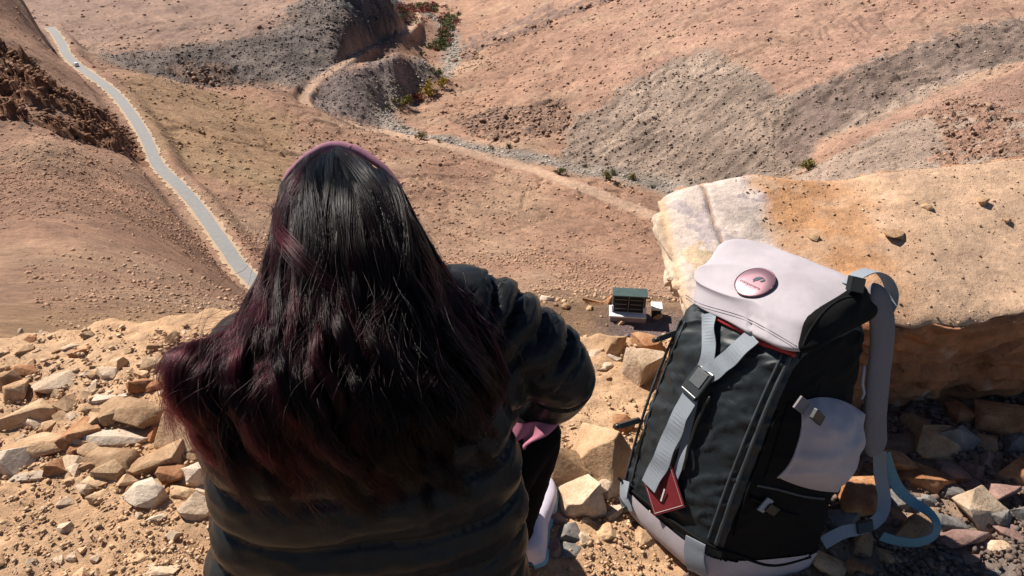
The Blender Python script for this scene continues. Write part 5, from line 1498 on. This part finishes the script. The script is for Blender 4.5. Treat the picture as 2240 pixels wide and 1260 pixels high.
def make_hair(name, count, npt, seed, kind):
    g = np.random.default_rng(seed)
    s0 = g.random(count)
    w0 = np.where(g.random(count) < 0.62, g.random(count) * 0.03, g.random(count) ** 1.3 * 0.5)
    endm = np.interp(s0, [0, .08, .3, .5, .7, .92, 1], [0.86, 0.92, 0.97, 1.0, 0.98, 0.94, 0.9])
    w1 = endm.copy()
    ncl = 64
    cl_s = np.sort(g.random(ncl)); ci = np.clip(np.searchsorted(cl_s, s0) + g.integers(-1, 2, count), 0, ncl - 1)
    w1 = w1 * (0.80 + 0.24 * g.random(ncl) ** 0.7)[ci] * (0.84 + 0.18 * g.random(count))
    w1 = np.maximum(w1, w0 + 0.2)
    tl = np.linspace(0, 1, npt)[None]
    W = w0[:, None] + (w1 - w0)[:, None] * tl
    cl_ph = g.random(ncl) * 6.28; cl_fr = 7 + 7 * g.random(ncl); cl_am = 0.5 + 1.0 * g.random(ncl); cl_dr = g.normal(size=ncl) * 0.06; cl_lift = g.random(ncl)
    pull = np.clip((W - 0.08) * 1.9, 0, 0.86) * np.where(g.random((count, 1)) < 0.88, 0.9 + 0.1 * g.random((count, 1)), 0.4) * (1 - 0.35 * np.clip((W - 0.7) / 0.3, 0, 1))
    S_ = s0[:, None] * (1 - pull) + cl_s[ci][:, None] * pull
    wav = np.clip((W - 0.22) / 0.5, 0, 1) ** 1.2
    ph = cl_ph[ci][:, None] + g.normal(size=(count, 1)) * 0.22
    wave = np.sin(W * cl_fr[ci][:, None] * 1.7 + ph) * cl_am[ci][:, None]
    S_ = S_ + wav * wave * (0.020 + 0.026 * W) + cl_dr[ci][:, None] * np.clip(W - 0.3, 0, 1) + g.normal(size=(count, 1)) * 0.005 * (0.5 + W)
    S_ += 0.060 * fbm2(s0[:, None] * 6 + W * 2.6, W * 4.0 + s0[:, None] * 3, 2, 541) * np.clip(W - 0.1, 0, 1)
    S_ += (0.045 * fbm2(s0[:, None] * 7 + 3.1, W * 5.0 + s0[:, None] * 2, 3, 547) + cl_dr[ci][:, None] * 0.6) * np.clip(W * 8, 0, 1) * np.clip(1.3 - W * 1.5, 0, 1)
    S_ += (0.10 * np.sin(cl_ph[ci][:, None] * 2.0 + W * 7.0) * cl_am[ci][:, None] * 0.35) * np.clip(W * 7, 0, 1) * np.clip(1.2 - W * 2.2, 0, 1)
    P, Nn = sheet(S_, W)
    depth = -0.012 + 0.018 * g.random((count, 1)) ** 0.8 + 0.018 * cl_lift[ci][:, None] * np.clip(W * 2.5 - 0.2, 0, 1)
    depth = depth + wav * np.cos(W * cl_fr[ci][:, None] * 1.7 + ph) * 0.019 * cl_am[ci][:, None]
    depth = depth + 0.010 * fbm2(s0[:, None] * 12 + W, W * 5, 2, 543) * np.clip(W * 1.5, 0.6, 1) * 1.3 + 0.010 * fbm2(cl_s[ci][:, None] * 40, W * 4.0, 2, 549) * np.clip(W * 6, 0, 1)
    if kind == 'fly':
        jit = np.stack([fbm2(np.arange(count)[:, None] * 3.7 + tl * 1.6, tl * 1.2 + k * 9.1, 2, 551 + k) for k in range(3)], -1)
        P = P + jit * (0.045 * np.clip(tl * 1.6 - 0.1, 0, 1))[..., None]
        depth = depth + 0.012 * tl
    P = P + Nn * depth[..., None]
    # the wind lifts the ends at the far left
    lift = np.clip((0.13 - s0) / 0.13, 0, 1)[:, None] * np.clip((W - 0.45) / 0.3, 0, 1) * (g.random((count, 1)) ** 2)
    P = P + lift[..., None] * np.array((-0.030, 0.0, -0.008))
    P = P - world_off(woman)
    hcurv = bpy.data.hair_curves.new(name)
    hcurv.add_curves([npt] * count)
    hcurv.attributes['position'].data.foreach_set('vector', P.reshape(-1).astype(np.float32))
    rad_ = np.repeat(np.interp(np.linspace(0, 1, npt), [0, .1, .8, 1], [0.7, 1, 0.85, 0.2])[None], count, 0) * (0.00032 if kind != 'fly' else 0.00024) * (0.7 + 0.6 * g.random((count, 1)))
    ra = hcurv.attributes.get('radius') or hcurv.attributes.new('radius', 'FLOAT', 'POINT')
    ra.data.foreach_set('value', rad_.ravel().astype(np.float32))
    # dye: dark roots, burgundy lengths, in some locks; sunlit left sheen painted as red
    cl_red = g.random(ncl)
    red = np.clip((W - 0.22) * 1.7, 0, 1) * np.clip(1.5 - W * 1.25, 0.12, 1) * np.clip(-0.25 + 1.0 * np.clip(1.15 - 1.6 * s0[:, None], 0, 1) + 1.5 * (cl_red[ci][:, None] - 0.45), 0.03, 1.2)
    red += np.clip((s0[:, None] - 0.9) * 8, 0, 1) * np.clip(W * 2 - 0.5, 0, 1) * 0.8
    red = np.clip(red * (0.7 + 0.6 * g.random((count, 1))), 0, 1.2)[..., None]
    c = np.array((0.0024, 0.0018, 0.0021)) * (1 - red * 0.75) + np.array((0.052, 0.0095, 0.0145)) * red
    cc = np.ones((count, npt, 4), np.float32); cc[..., :3] = c
    ca = hcurv.attributes.new('Col', 'FLOAT_COLOR', 'POINT')
    ca.data.foreach_set('color', cc.ravel())
    o = bpy.data.objects.new(name, hcurv); COL.objects.link(o)
    hcurv.materials.append(M['hair'])
    o.parent = hm
    o['kind'] = 'stuff'
    return o
mh = bpy.data.materials.new('hair_strand'); mh.use_nodes = True
nt = mh.node_tree; nt.nodes.clear()
out = N(nt, 'ShaderNodeOutputMaterial'); hb_ = N(nt, 'ShaderNodeBsdfHairPrincipled')
hb_.parametrization = 'COLOR'
hb_.inputs['Roughness'].default_value = 0.19
hb_.inputs['IOR'].default_value = 1.22
hb_.inputs['Radial Roughness'].default_value = 0.35
hb_.inputs['Random Roughness'].default_value = 0.3
nt.links.new(N(nt, 'ShaderNodeAttribute', attribute_name='Col').outputs['Color'], hb_.inputs['Color'])
nt.links.new(hb_.outputs[0], out.inputs[0])
M['hair'] = mh
make_hair('hair_strands', 32000, 28, 61, 'main')
def cross_locks(name, paths, per, seed):
    """loose locks that sweep across the back of the head"""
    g = np.random.default_rng(seed); npt = 30; Ps, rads, cols = [], [], []
    for pth, redk in paths:
        c = cr(np.array(pth), npt)
        tl = np.linspace(0, 1, npt)
        for k in range(per):
            o1 = g.normal() * 0.026; o2 = g.normal() * 0.022; a = g.random() * 6.28
            s_q = c[:, 0] + o1 * (0.4 + tl * 1.2) + 0.006 * np.sin(tl * 9 + a); w_q = c[:, 1] + o2 * (0.3 + tl)
            P, Nn = sheet(s_q, w_q)
            Ps.append(P + Nn * (0.010 + 0.010 * g.random() + 0.008 * np.sin(tl * 3.1))[:, None])
            rads.append(np.interp(tl, [0, .1, .8, 1], [0.3, 1, 0.8, 0.1]) * 0.0003 * (0.7 + 0.6 * g.random()))
            r_ = redk * np.clip(tl * 1.5, 0, 1) * (0.6 + 0.8 * g.random())
            cols.append(np.array((0.003, 0.0022, 0.0026))[None] * (1 - 0.7 * r_)[:, None] + np.array((0.06, 0.011, 0.017))[None] * r_[:, None])
    P = np.array(Ps) - world_off(woman); n = len(P)
    hc_ = bpy.data.hair_curves.new(name); hc_.add_curves([npt] * n)
    hc_.attributes['position'].data.foreach_set('vector', P.reshape(-1).astype(np.float32))
    ra = hc_.attributes.get('radius') or hc_.attributes.new('radius', 'FLOAT', 'POINT')
    ra.data.foreach_set('value', np.array(rads).ravel().astype(np.float32))
    cc = np.ones((n * npt, 4), np.float32); cc[:, :3] = np.array(cols).reshape(-1, 3)
    hc_.attributes.new('Col', 'FLOAT_COLOR', 'POINT').data.foreach_set('color', cc.ravel())
    o = bpy.data.objects.new(name, hc_); COL.objects.link(o); hc_.materials.append(M['hair']); o.parent = hm; o['kind'] = 'stuff'
cross_locks('loose_locks', [([(.06, .13), (.17, .22), (.32, .31), (.46, .41), (.53, .56), (.52, .68)], 0.7), ([(.80, .10), (.80, .22), (.74, .36), (.66, .48), (.62, .60)], 0.0),
    ([(.60, .16), (.68, .30), (.66, .42), (.57, .50), (.55, .62), (.60, .72)], 0.3), ([(.30, .05), (.36, .16), (.40, .27), (.36, .38), (.42, .5)], 0.0), ([(.40, .04), (.30, .12), (.22, .2), (.19, .32), (.22, .44)], 0.2),
    ([(.50, .04), (.60, .10), (.70, .19), (.74, .30), (.70, .45)], 0.0), ([(.12, .30), (.10, .42), (.16, .52), (.12, .62), (.17, .72)], 1.0), ([(.28, .34), (.25, .46), (.31, .56), (.27, .66), (.34, .76)], 1.0),
    ([(.52, .55), (.58, .66), (.50, .75), (.56, .84), (.50, .92)], 0.7), ([(.40, .58), (.34, .68), (.42, .77), (.37, .86), (.45, .95)], 0.8), ([(.70, .5), (.76, .62), (.69, .72), (.75, .82)], 0.4)], 42, 64)
make_hair('stray_hairs', 800, 24, 62, 'fly')

# flat stone she sits on
st = link('seat_stone', rock_mesh(2500, 16, 2, 0.04), M['tan'])
st.scale = (0.30, 0.24, 0.13); st.location = tuple(np.array(at(810, 1330, 1.42)) * np.array((1, 1, 0)) + np.array((0, 0, -1.34)))
tag(st, 'flat tan stone the woman sits on', 'rock')

# ------------------------------------------------------------------ small dark cabinet on the shelf below
def near_ground(u, v):
    d = ray(u, v)
    for t in np.arange(20, 70, 0.1):
        p = d * t
        if p[2] <= float(ground(p[0:1], p[1:2])[0]): return p, t
    return d * 42, 42
M['cab_green'] = m_plain('dark_green_paint', (0.055, 0.085, 0.080), 0.5, 0.4, 0, 0.2, 3)
M['cab_black'] = m_plain('black_louvre', (0.014, 0.014, 0.015), 0.6, 0.3, 0, 0.2, 4)
M['cab_white'] = m_plain('white_plaster', (0.74, 0.72, 0.72), 0.8, 0.2, 0, 0.05, 2)
M['cab_stone'] = m_plain('grey_plinth', (0.33, 0.27, 0.28), 0.9, 0.2, 0, 0.15, 3)
M['cab_frame'] = m_plain('grey_frame', (0.20, 0.20, 0.20), 0.6, 0.3, 0, 0.1, 4)
cb, _t = near_ground(1372, 697)
cb = cb + np.array((0, 0, 0.1))
kab = empty('roadside_cabinet', cb)
tag(kab, 'small dark green cabinet with two black louvred doors on a white topped plinth', 'cabinet')
ax, ay, az_ = np.array((0.995, -0.10, 0)), np.array((0.10, 0.995, 0)), np.array((0, 0, 1.0))
def kb(x, y, z, hx, hy, hz, name, mat, root=None, bev=0.02):
    x, y, z, hx, hy, hz = x * 0.87, y * 0.8, z * 0.80, hx * 0.87, hy * 0.8, hz * 0.80
    return MB().box(cb + ax * x + ay * y + az_ * z, ax * hx, ay * hy, az_ * hz, bev).build(name, mat, root or kab)
kb(0, 0.15, 0.10, 1.12, 0.62, 0.22, 'plinth', M['cab_stone'])
kb(-0.02, 0.10, 0.36, 1.14, 0.66, 0.055, 'plinth_top', M['cab_white'])
kb(0.03, 0.35, 1.10, 1.02, 0.36, 0.72, 'cabinet_body', M['cab_green'])
kb(0.03, 0.22, 1.86, 1.07, 0.52, 0.05, 'roof', M['cab_green'])
for k, x in enumerate((-0.47, 0.45)):
    d_ = kb(x, -0.03, 1.08, 0.43, 0.025, 0.60, 'louvred_door', M['cab_black'])
    for j in range(9):
        kb(x, -0.065, 0.60 + j * 0.12, 0.36, 0.018, 0.022, 'slat', M['cab_frame'] if j % 3 == 1 else M['cab_black'], d_, 0.004)
kb(-0.01, -0.06, 1.08, 0.022, 0.02, 0.62, 'door_post', M['cab_frame'])
kb(0.92, -0.06, 1.08, 0.020, 0.02, 0.62, 'door_post', M['cab_frame'])
kb(1.02, -0.02, 0.62, 0.11, 0.06, 0.24, 'corner_block', M['cab_white'])
kb(-0.98, -0.02, 0.66, 0.06, 0.06, 0.28, 'corner_block', M['cab_white'])
c2b, _t = near_ground(1434, 690)
bx = empty('meter_box', c2b)
tag(bx, 'low pale grey box beside the dark green cabinet', 'box')
MB().box(c2b + az_ * 0.62, ax * 0.30, ay * 0.34, az_ * 0.07, 0.02).build('lid', M['cab_white'], bx)['label'] = 'pale grey lid'
MB().box(c2b + az_ * 0.25, ax * 0.24, ay * 0.28, az_ * 0.30, 0.02).build('box_body', M['cab_black'], bx)

def rock_far(u, v, t, w, h, m, lab, seed, rz=0, grp='stones on the shelf below the ledge'):
    p, t = near_ground(u, v + h * 0.3); z = p[2]
    o = link('rock', rock_mesh(seed, 14, 1, 0.06), M[m])
    s = t / FPX / 2
    o.scale = (w * s, w * s * 0.7, h * s * 1.1); o.location = (p[0], p[1], max(z, p[2]) + h * s * 0.3); o.rotation_euler = (0.1, 0.1, rz)
    tag(o, lab, 'rock', grp)
rock_far(1196, 652, 52, 34, 16, 'white', 'whitish boulder on the shelf rim right of the shoulder', 2601)
rock_far(1300, 660, 50, 48, 14, 'rust', 'flat red brown boulder on the shelf left of the cabinet', 2602, 0.2)
rock_far(1333, 654, 49, 22, 26, 'rust', 'upright red brown boulder touching the cabinet', 2603, 1.0)
rock_far(1290, 672, 48, 20, 12, 'tan', 'small tan boulder in front of the flat red brown one', 2604, 1.0)
rock_far(1240, 668, 50, 26, 14, 'brown', 'brown boulder on the shelf between the shoulder and the cabinet', 2605, 1.0)
rock_far(1358, 704, 42, 22, 12, 'tan', 'tan stone in front of the cabinet plinth', 2606, 1.0)
rock_far(1440, 688, 44, 26, 22, 'brown', 'dark stone in the shade between the grey box and the big boulder', 2607, 1.0)

# ------------------------------------------------------------------ the car on the road
def road_pt(u, v):
    pu, pv = proj(road_c); k = int(np.argmin((pu - u) ** 2 + (pv - v) ** 2))
    T = road_c[min(k + 2, len(road_c) - 1)] - road_c[max(k - 2, 0)]
    return road_c[k], T / np.linalg.norm(T)
M['car'] = m_plain('white_car_paint', (0.78, 0.78, 0.78), 0.25, 0.5, 0, 0.03, 2)
M['glass'] = m_plain('dark_glass', (0.02, 0.025, 0.03), 0.1, 0.6, 0, 0.1, 2)
M['tyre'] = m_plain('tyre', (0.02, 0.02, 0.02), 0.9, 0.2)
cpnt, cT = road_pt(172, 145)
cs_ = np.cross(cT, (0, 0, 1)); cs_ /= np.linalg.norm(cs_); cu_ = np.cross(cs_, cT)
c0 = cpnt + cs_ * 0.7 + np.array((0, 0, 0.13))
car = empty('car', c0)
tag(car, 'tiny white car far away on the winding road', 'car')
prof = [(-2.1, 0.35), (-2.15, 0.75), (-2.0, 0.95), (-1.1, 1.05), (-0.5, 1.55), (1.5, 1.6), (2.0, 1.15), (2.1, 0.5), (2.05, 0.3)]
Vc = np.array([c0 + cT * x + cu_ * z + cs_ * sgn * (0.88 if z < 1.2 else 0.70) for sgn in (-1, 1) for x, z in prof])
nP = len(prof)
Fc = [tuple(range(nP - 1, -1, -1)), tuple(range(nP, 2 * nP))] + [(i, (i + 1) % nP, nP + (i + 1) % nP, nP + i) for i in range(nP)]
mesh_mixed('car_body', Vc, Fc, M['car'], car, False)
def quad(name, pts, mat, root):
    return MB().ribbon(np.array([(pts[0] + pts[3]) / 2, (pts[1] + pts[2]) / 2]), (pts[3] - pts[0]) / np.linalg.norm(pts[3] - pts[0]), np.linalg.norm(pts[3] - pts[0]) / 2, 0.02, np.cross(pts[1] - pts[0], pts[3] - pts[0]) / np.linalg.norm(np.cross(pts[1] - pts[0], pts[3] - pts[0]))).build(name, mat, root)
L_ = lambda x, y, z: c0 + cT * x + cs_ * y + cu_ * z
MB().box(L_(1.78, 0, 1.36), cs_ * 0.62, cT * 0.14 - cu_ * 0.13, cT * 0.03 + cu_ * 0.03).build('rear_window', M['glass'], car)
MB().box(L_(-0.82, 0, 1.30), cs_ * 0.64, cT * 0.26 + cu_ * 0.20, -cT * 0.03 + cu_ * 0.04).build('windscreen', M['glass'], car)
for sg in (-1, 1):
    MB().box(L_(0.45, sg * 0.80, 1.30), cT * 0.85, cu_ * 0.16, cs_ * 0.03).build('side_window', M['glass'], car)
    MB().box(L_(-2.12, sg * 0.6, 0.78), cs_ * 0.16, cu_ * 0.08, cT * 0.03).build('headlight', M['cab_frame'], car)
    for x in (-1.35, 1.35):
        mb = MB().tube(np.array([L_(x, sg * 0.72, 0.32), L_(x, sg * 0.92, 0.32)]), 0.32, 14)
        wheel = mb.build('wheel', M['tyre'], car, True)
        MB().tube(np.array([L_(x, sg * 0.92, 0.32), L_(x, sg * 0.97, 0.32)]), 0.16, 10).build('rim', M['cab_frame'], wheel, True)

# ------------------------------------------------------------------ shrubs along the stream
def m_leaf(name, c): return m_plain(name, c, 0.75, 0.2, 0, 0.45, 1.2)
LEAF = {'yellow': m_leaf('yellow_leaves', (0.34, 0.25, 0.035)), 'olive': m_leaf('olive_leaves', (0.17, 0.15, 0.035)), 'green': m_leaf('green_leaves', (0.10, 0.12, 0.04)), 'dark': m_leaf('dark_leaves', (0.05, 0.055, 0.025)), 'red': m_leaf('red_leaves', (0.27, 0.075, 0.065)), 'brown': m_leaf('brown_leaves', (0.15, 0.09, 0.05))}
M['stem'] = m_plain('shrub_stem', (0.12, 0.085, 0.06), 0.9, 0.2)
def ray_ground(u, v):
    d = ray(u, v)
    for t in np.concatenate([np.arange(60, 1100, 1.0)]):
        p = d * t
        if p[2] <= float(ground(p[0:1], p[1:2])[0]): return p, t
    return d * 500, 500
def leaf_cloud(g, c, rx, ry, rz, n, ls):
    """leaf-sized triangles spread through lumpy clumps"""
    nb = max(5, n // 60)
    cen = g.normal(size=(nb, 3)); cen /= np.linalg.norm(cen, axis=1)[:, None]; cen *= (0.30 + 0.5 * g.random((nb, 1)))
    cen[:, 2] = np.abs(cen[:, 2]) * 0.9
    k = g.integers(0, nb, n)
    p = cen[k] + g.normal(size=(n, 3)) * 0.20
    p = np.asarray(c) + p * np.array((rx, ry, rz))
    a = g.normal(size=(n, 3)); a /= np.linalg.norm(a, axis=1)[:, None]
    b = g.normal(size=(n, 3)); b -= a * (a * b).sum(1)[:, None]; b /= np.linalg.norm(b, axis=1)[:, None]
    s = ls * (0.6 + 0.8 * g.random((n, 1)))
    V = np.stack([p - a * s, p + a * s, p + b * s * 1.2], 1).reshape(-1, 3)
    return V, np.arange(3 * n).reshape(-1, 3)
BUSH = [
 (938, 212, 40, 42, 'yellow', 'tallest golden yellow shrub by the stream bend'),
 (968, 192, 30, 26, 'yellow', 'smaller yellow shrub upstream of the tallest golden one'),
 (886, 230, 46, 24, 'olive', 'wide olive green shrub downstream of the golden shrubs'),
 (850, 240, 18, 14, 'green', 'small green shrub at the tip of the dark spur'),
 (862, 226, 16, 10, 'olive', 'little olive shrub between the green tip shrub and the wide olive one'),
 (916, 218, 40, 14, 'red', 'low red shrub between the wide olive and the golden shrubs'),
 (880, 244, 16, 9, 'brown', 'small russet shrub below the wide olive shrub'),
 (955, 205, 16, 12, 'olive', 'olive shrub squeezed between the two golden shrubs'),
 (920, 306, 26, 22, 'olive', 'lone round olive shrub on the gravel bed near the head'),
 (884, 282, 14, 9, 'green', 'tiny green shrub on the gravel bed, upstream of the lone round one'),
 (960, 312, 14, 8, 'olive', 'tiny olive shrub just downstream of the lone round one'),
 (1326, 396, 30, 28, 'olive', 'round olive bush on the gravel near the granite boulder'),
 (1340, 384, 20, 16, 'green', 'green bush right behind the round olive bush'),
 (1386, 394, 28, 16, 'olive', 'low olive bush closest to the granite boulder'),
 (1350, 408, 24, 12, 'dark', 'dark flat bush in front of the round olive bush'),
 (1224, 380, 36, 14, 'green', 'long flat green bush on the left part of the lower stream'),
 (1113, 325, 16, 14, 'dark', 'dark dot of a bush at the foot of the rocky slope'),
 (1076, 327, 11, 10, 'dark', 'smallest dark bush at the foot of the rocky slope'),
 (1280, 366, 14, 10, 'dark', 'dark bush above the long flat green bush'),
 (1428, 412, 14, 10, 'dark', 'dark little bush at the boulder edge'),
 (1768, 372, 52, 30, 'olive', 'yellowish bush in the gully right above the boulder'),
 (960, 166, 26, 16, 'green', 'green bush at the upper stream bend beneath the cliff'),
 (922, 122, 18, 12, 'dark', 'dark bush on the pale flat behind the dark spur'),
 (946, 158, 16, 9, 'brown', 'brown bush beside the end of the dark spur'),
]
for k, (u, v, w, h, lf, lab) in enumerate(BUSH):
    g = np.random.default_rng(900 + k)
    p, t = ray_ground(u, v)
    p[2] = float(ground(p[0:1], p[1:2])[0]) - 0.05
    W_, H_ = w * t / FPX, h * t / FPX
    e_ = empty('shrub', p); tag(e_, lab, 'shrub', 'shrubs along the stream')
    V, F = leaf_cloud(g, p + np.array((0, 0, H_ * 0.22)), W_ * 0.52, W_ * 0.42, H_ * 0.80, 420, 0.028 * (W_ + H_))
    part('foliage', V, F, LEAF[lf], e_, False)
    mb = MB()
    for j in range(4):
        q = p + np.array((g.normal() * 0.25 * W_, g.normal() * 0.2 * W_, H_ * 0.7))
        mb.tube(np.array([p, (p + q) / 2 + g.normal(size=3) * 0.05, q]), np.array([0.05, 0.035, 0.015]) * max(1, W_ / 2), 5)
    mb.build('stem', M['stem'], e_)

def scrub(name, poly, n, cols, smin, smax, label, seed):
    g = np.random.default_rng(seed)
    pu = g.uniform(min(p[0] for p in poly), max(p[0] for p in poly), n * 3); pv = g.uniform(min(p[1] for p in poly), max(p[1] for p in poly), n * 3)
    k = in_poly(pu, pv, poly); pu, pv = pu[k][:n], pv[k][:n]
    pick_ = g.random(len(pu))
    for ci_, (cname, share) in enumerate(cols):
        Vs, Fs, off = [], [], 0
        for i in np.where((np.arange(len(pu)) * 7919 % 100) / 100.0 // 1 == 0)[0]:
            if pick_[i] >= share and ci_ == 0: continue
            if pick_[i] < cols[0][1] and ci_ == 1: continue
            d = ray(pu[i], pv[i]); p, t = ray_ground(pu[i], pv[i])
            s = g.uniform(smin, smax) * t / FPX
            V, F = leaf_cloud(g, p + np.array((0, 0, s * 0.15)), s, s * 0.8, s * 0.55, 46, s * 0.16)
            Vs.append(V); Fs.append(F + off); off += len(V)
        if Vs:
            o = mesh_np(name, np.vstack(Vs), np.vstack(Fs), LEAF[cname], None, False)
            tag(o, label.replace('COLOUR', cname), None, None, 'stuff')
scrub('red_scrub', [(870, 10), (960, 10), (950, 28), (880, 32)], 110, [('red', 0.6), ('green', 0)], 6, 13, 'distant patch of COLOUR scrub on the valley floor', 71)
scrub('stream_scrub', [(960, 40), (1010, 30), (990, 75), (985, 110), (930, 112), (960, 80)], 170, [('green', 0.7), ('red', 0)], 5, 13, 'distant COLOUR scrub beside the upper stream', 72)
scrub('stream_scrub', [(850, 14), (1000, 14), (990, 40), (900, 60), (870, 40)], 130, [('green', 0.55), ('red', 0)], 3, 8, 'far COLOUR scrub scattered over the valley mouth', 73)
scrub('bank_scrub', [(960, 310), (1100, 335), (1250, 365), (1420, 395), (1440, 420), (1300, 400), (1150, 360), (1000, 325)], 70, [('olive', 0.5), ('dark', 0)], 2, 5, 'low COLOUR tufts along the lower stream bank', 74)
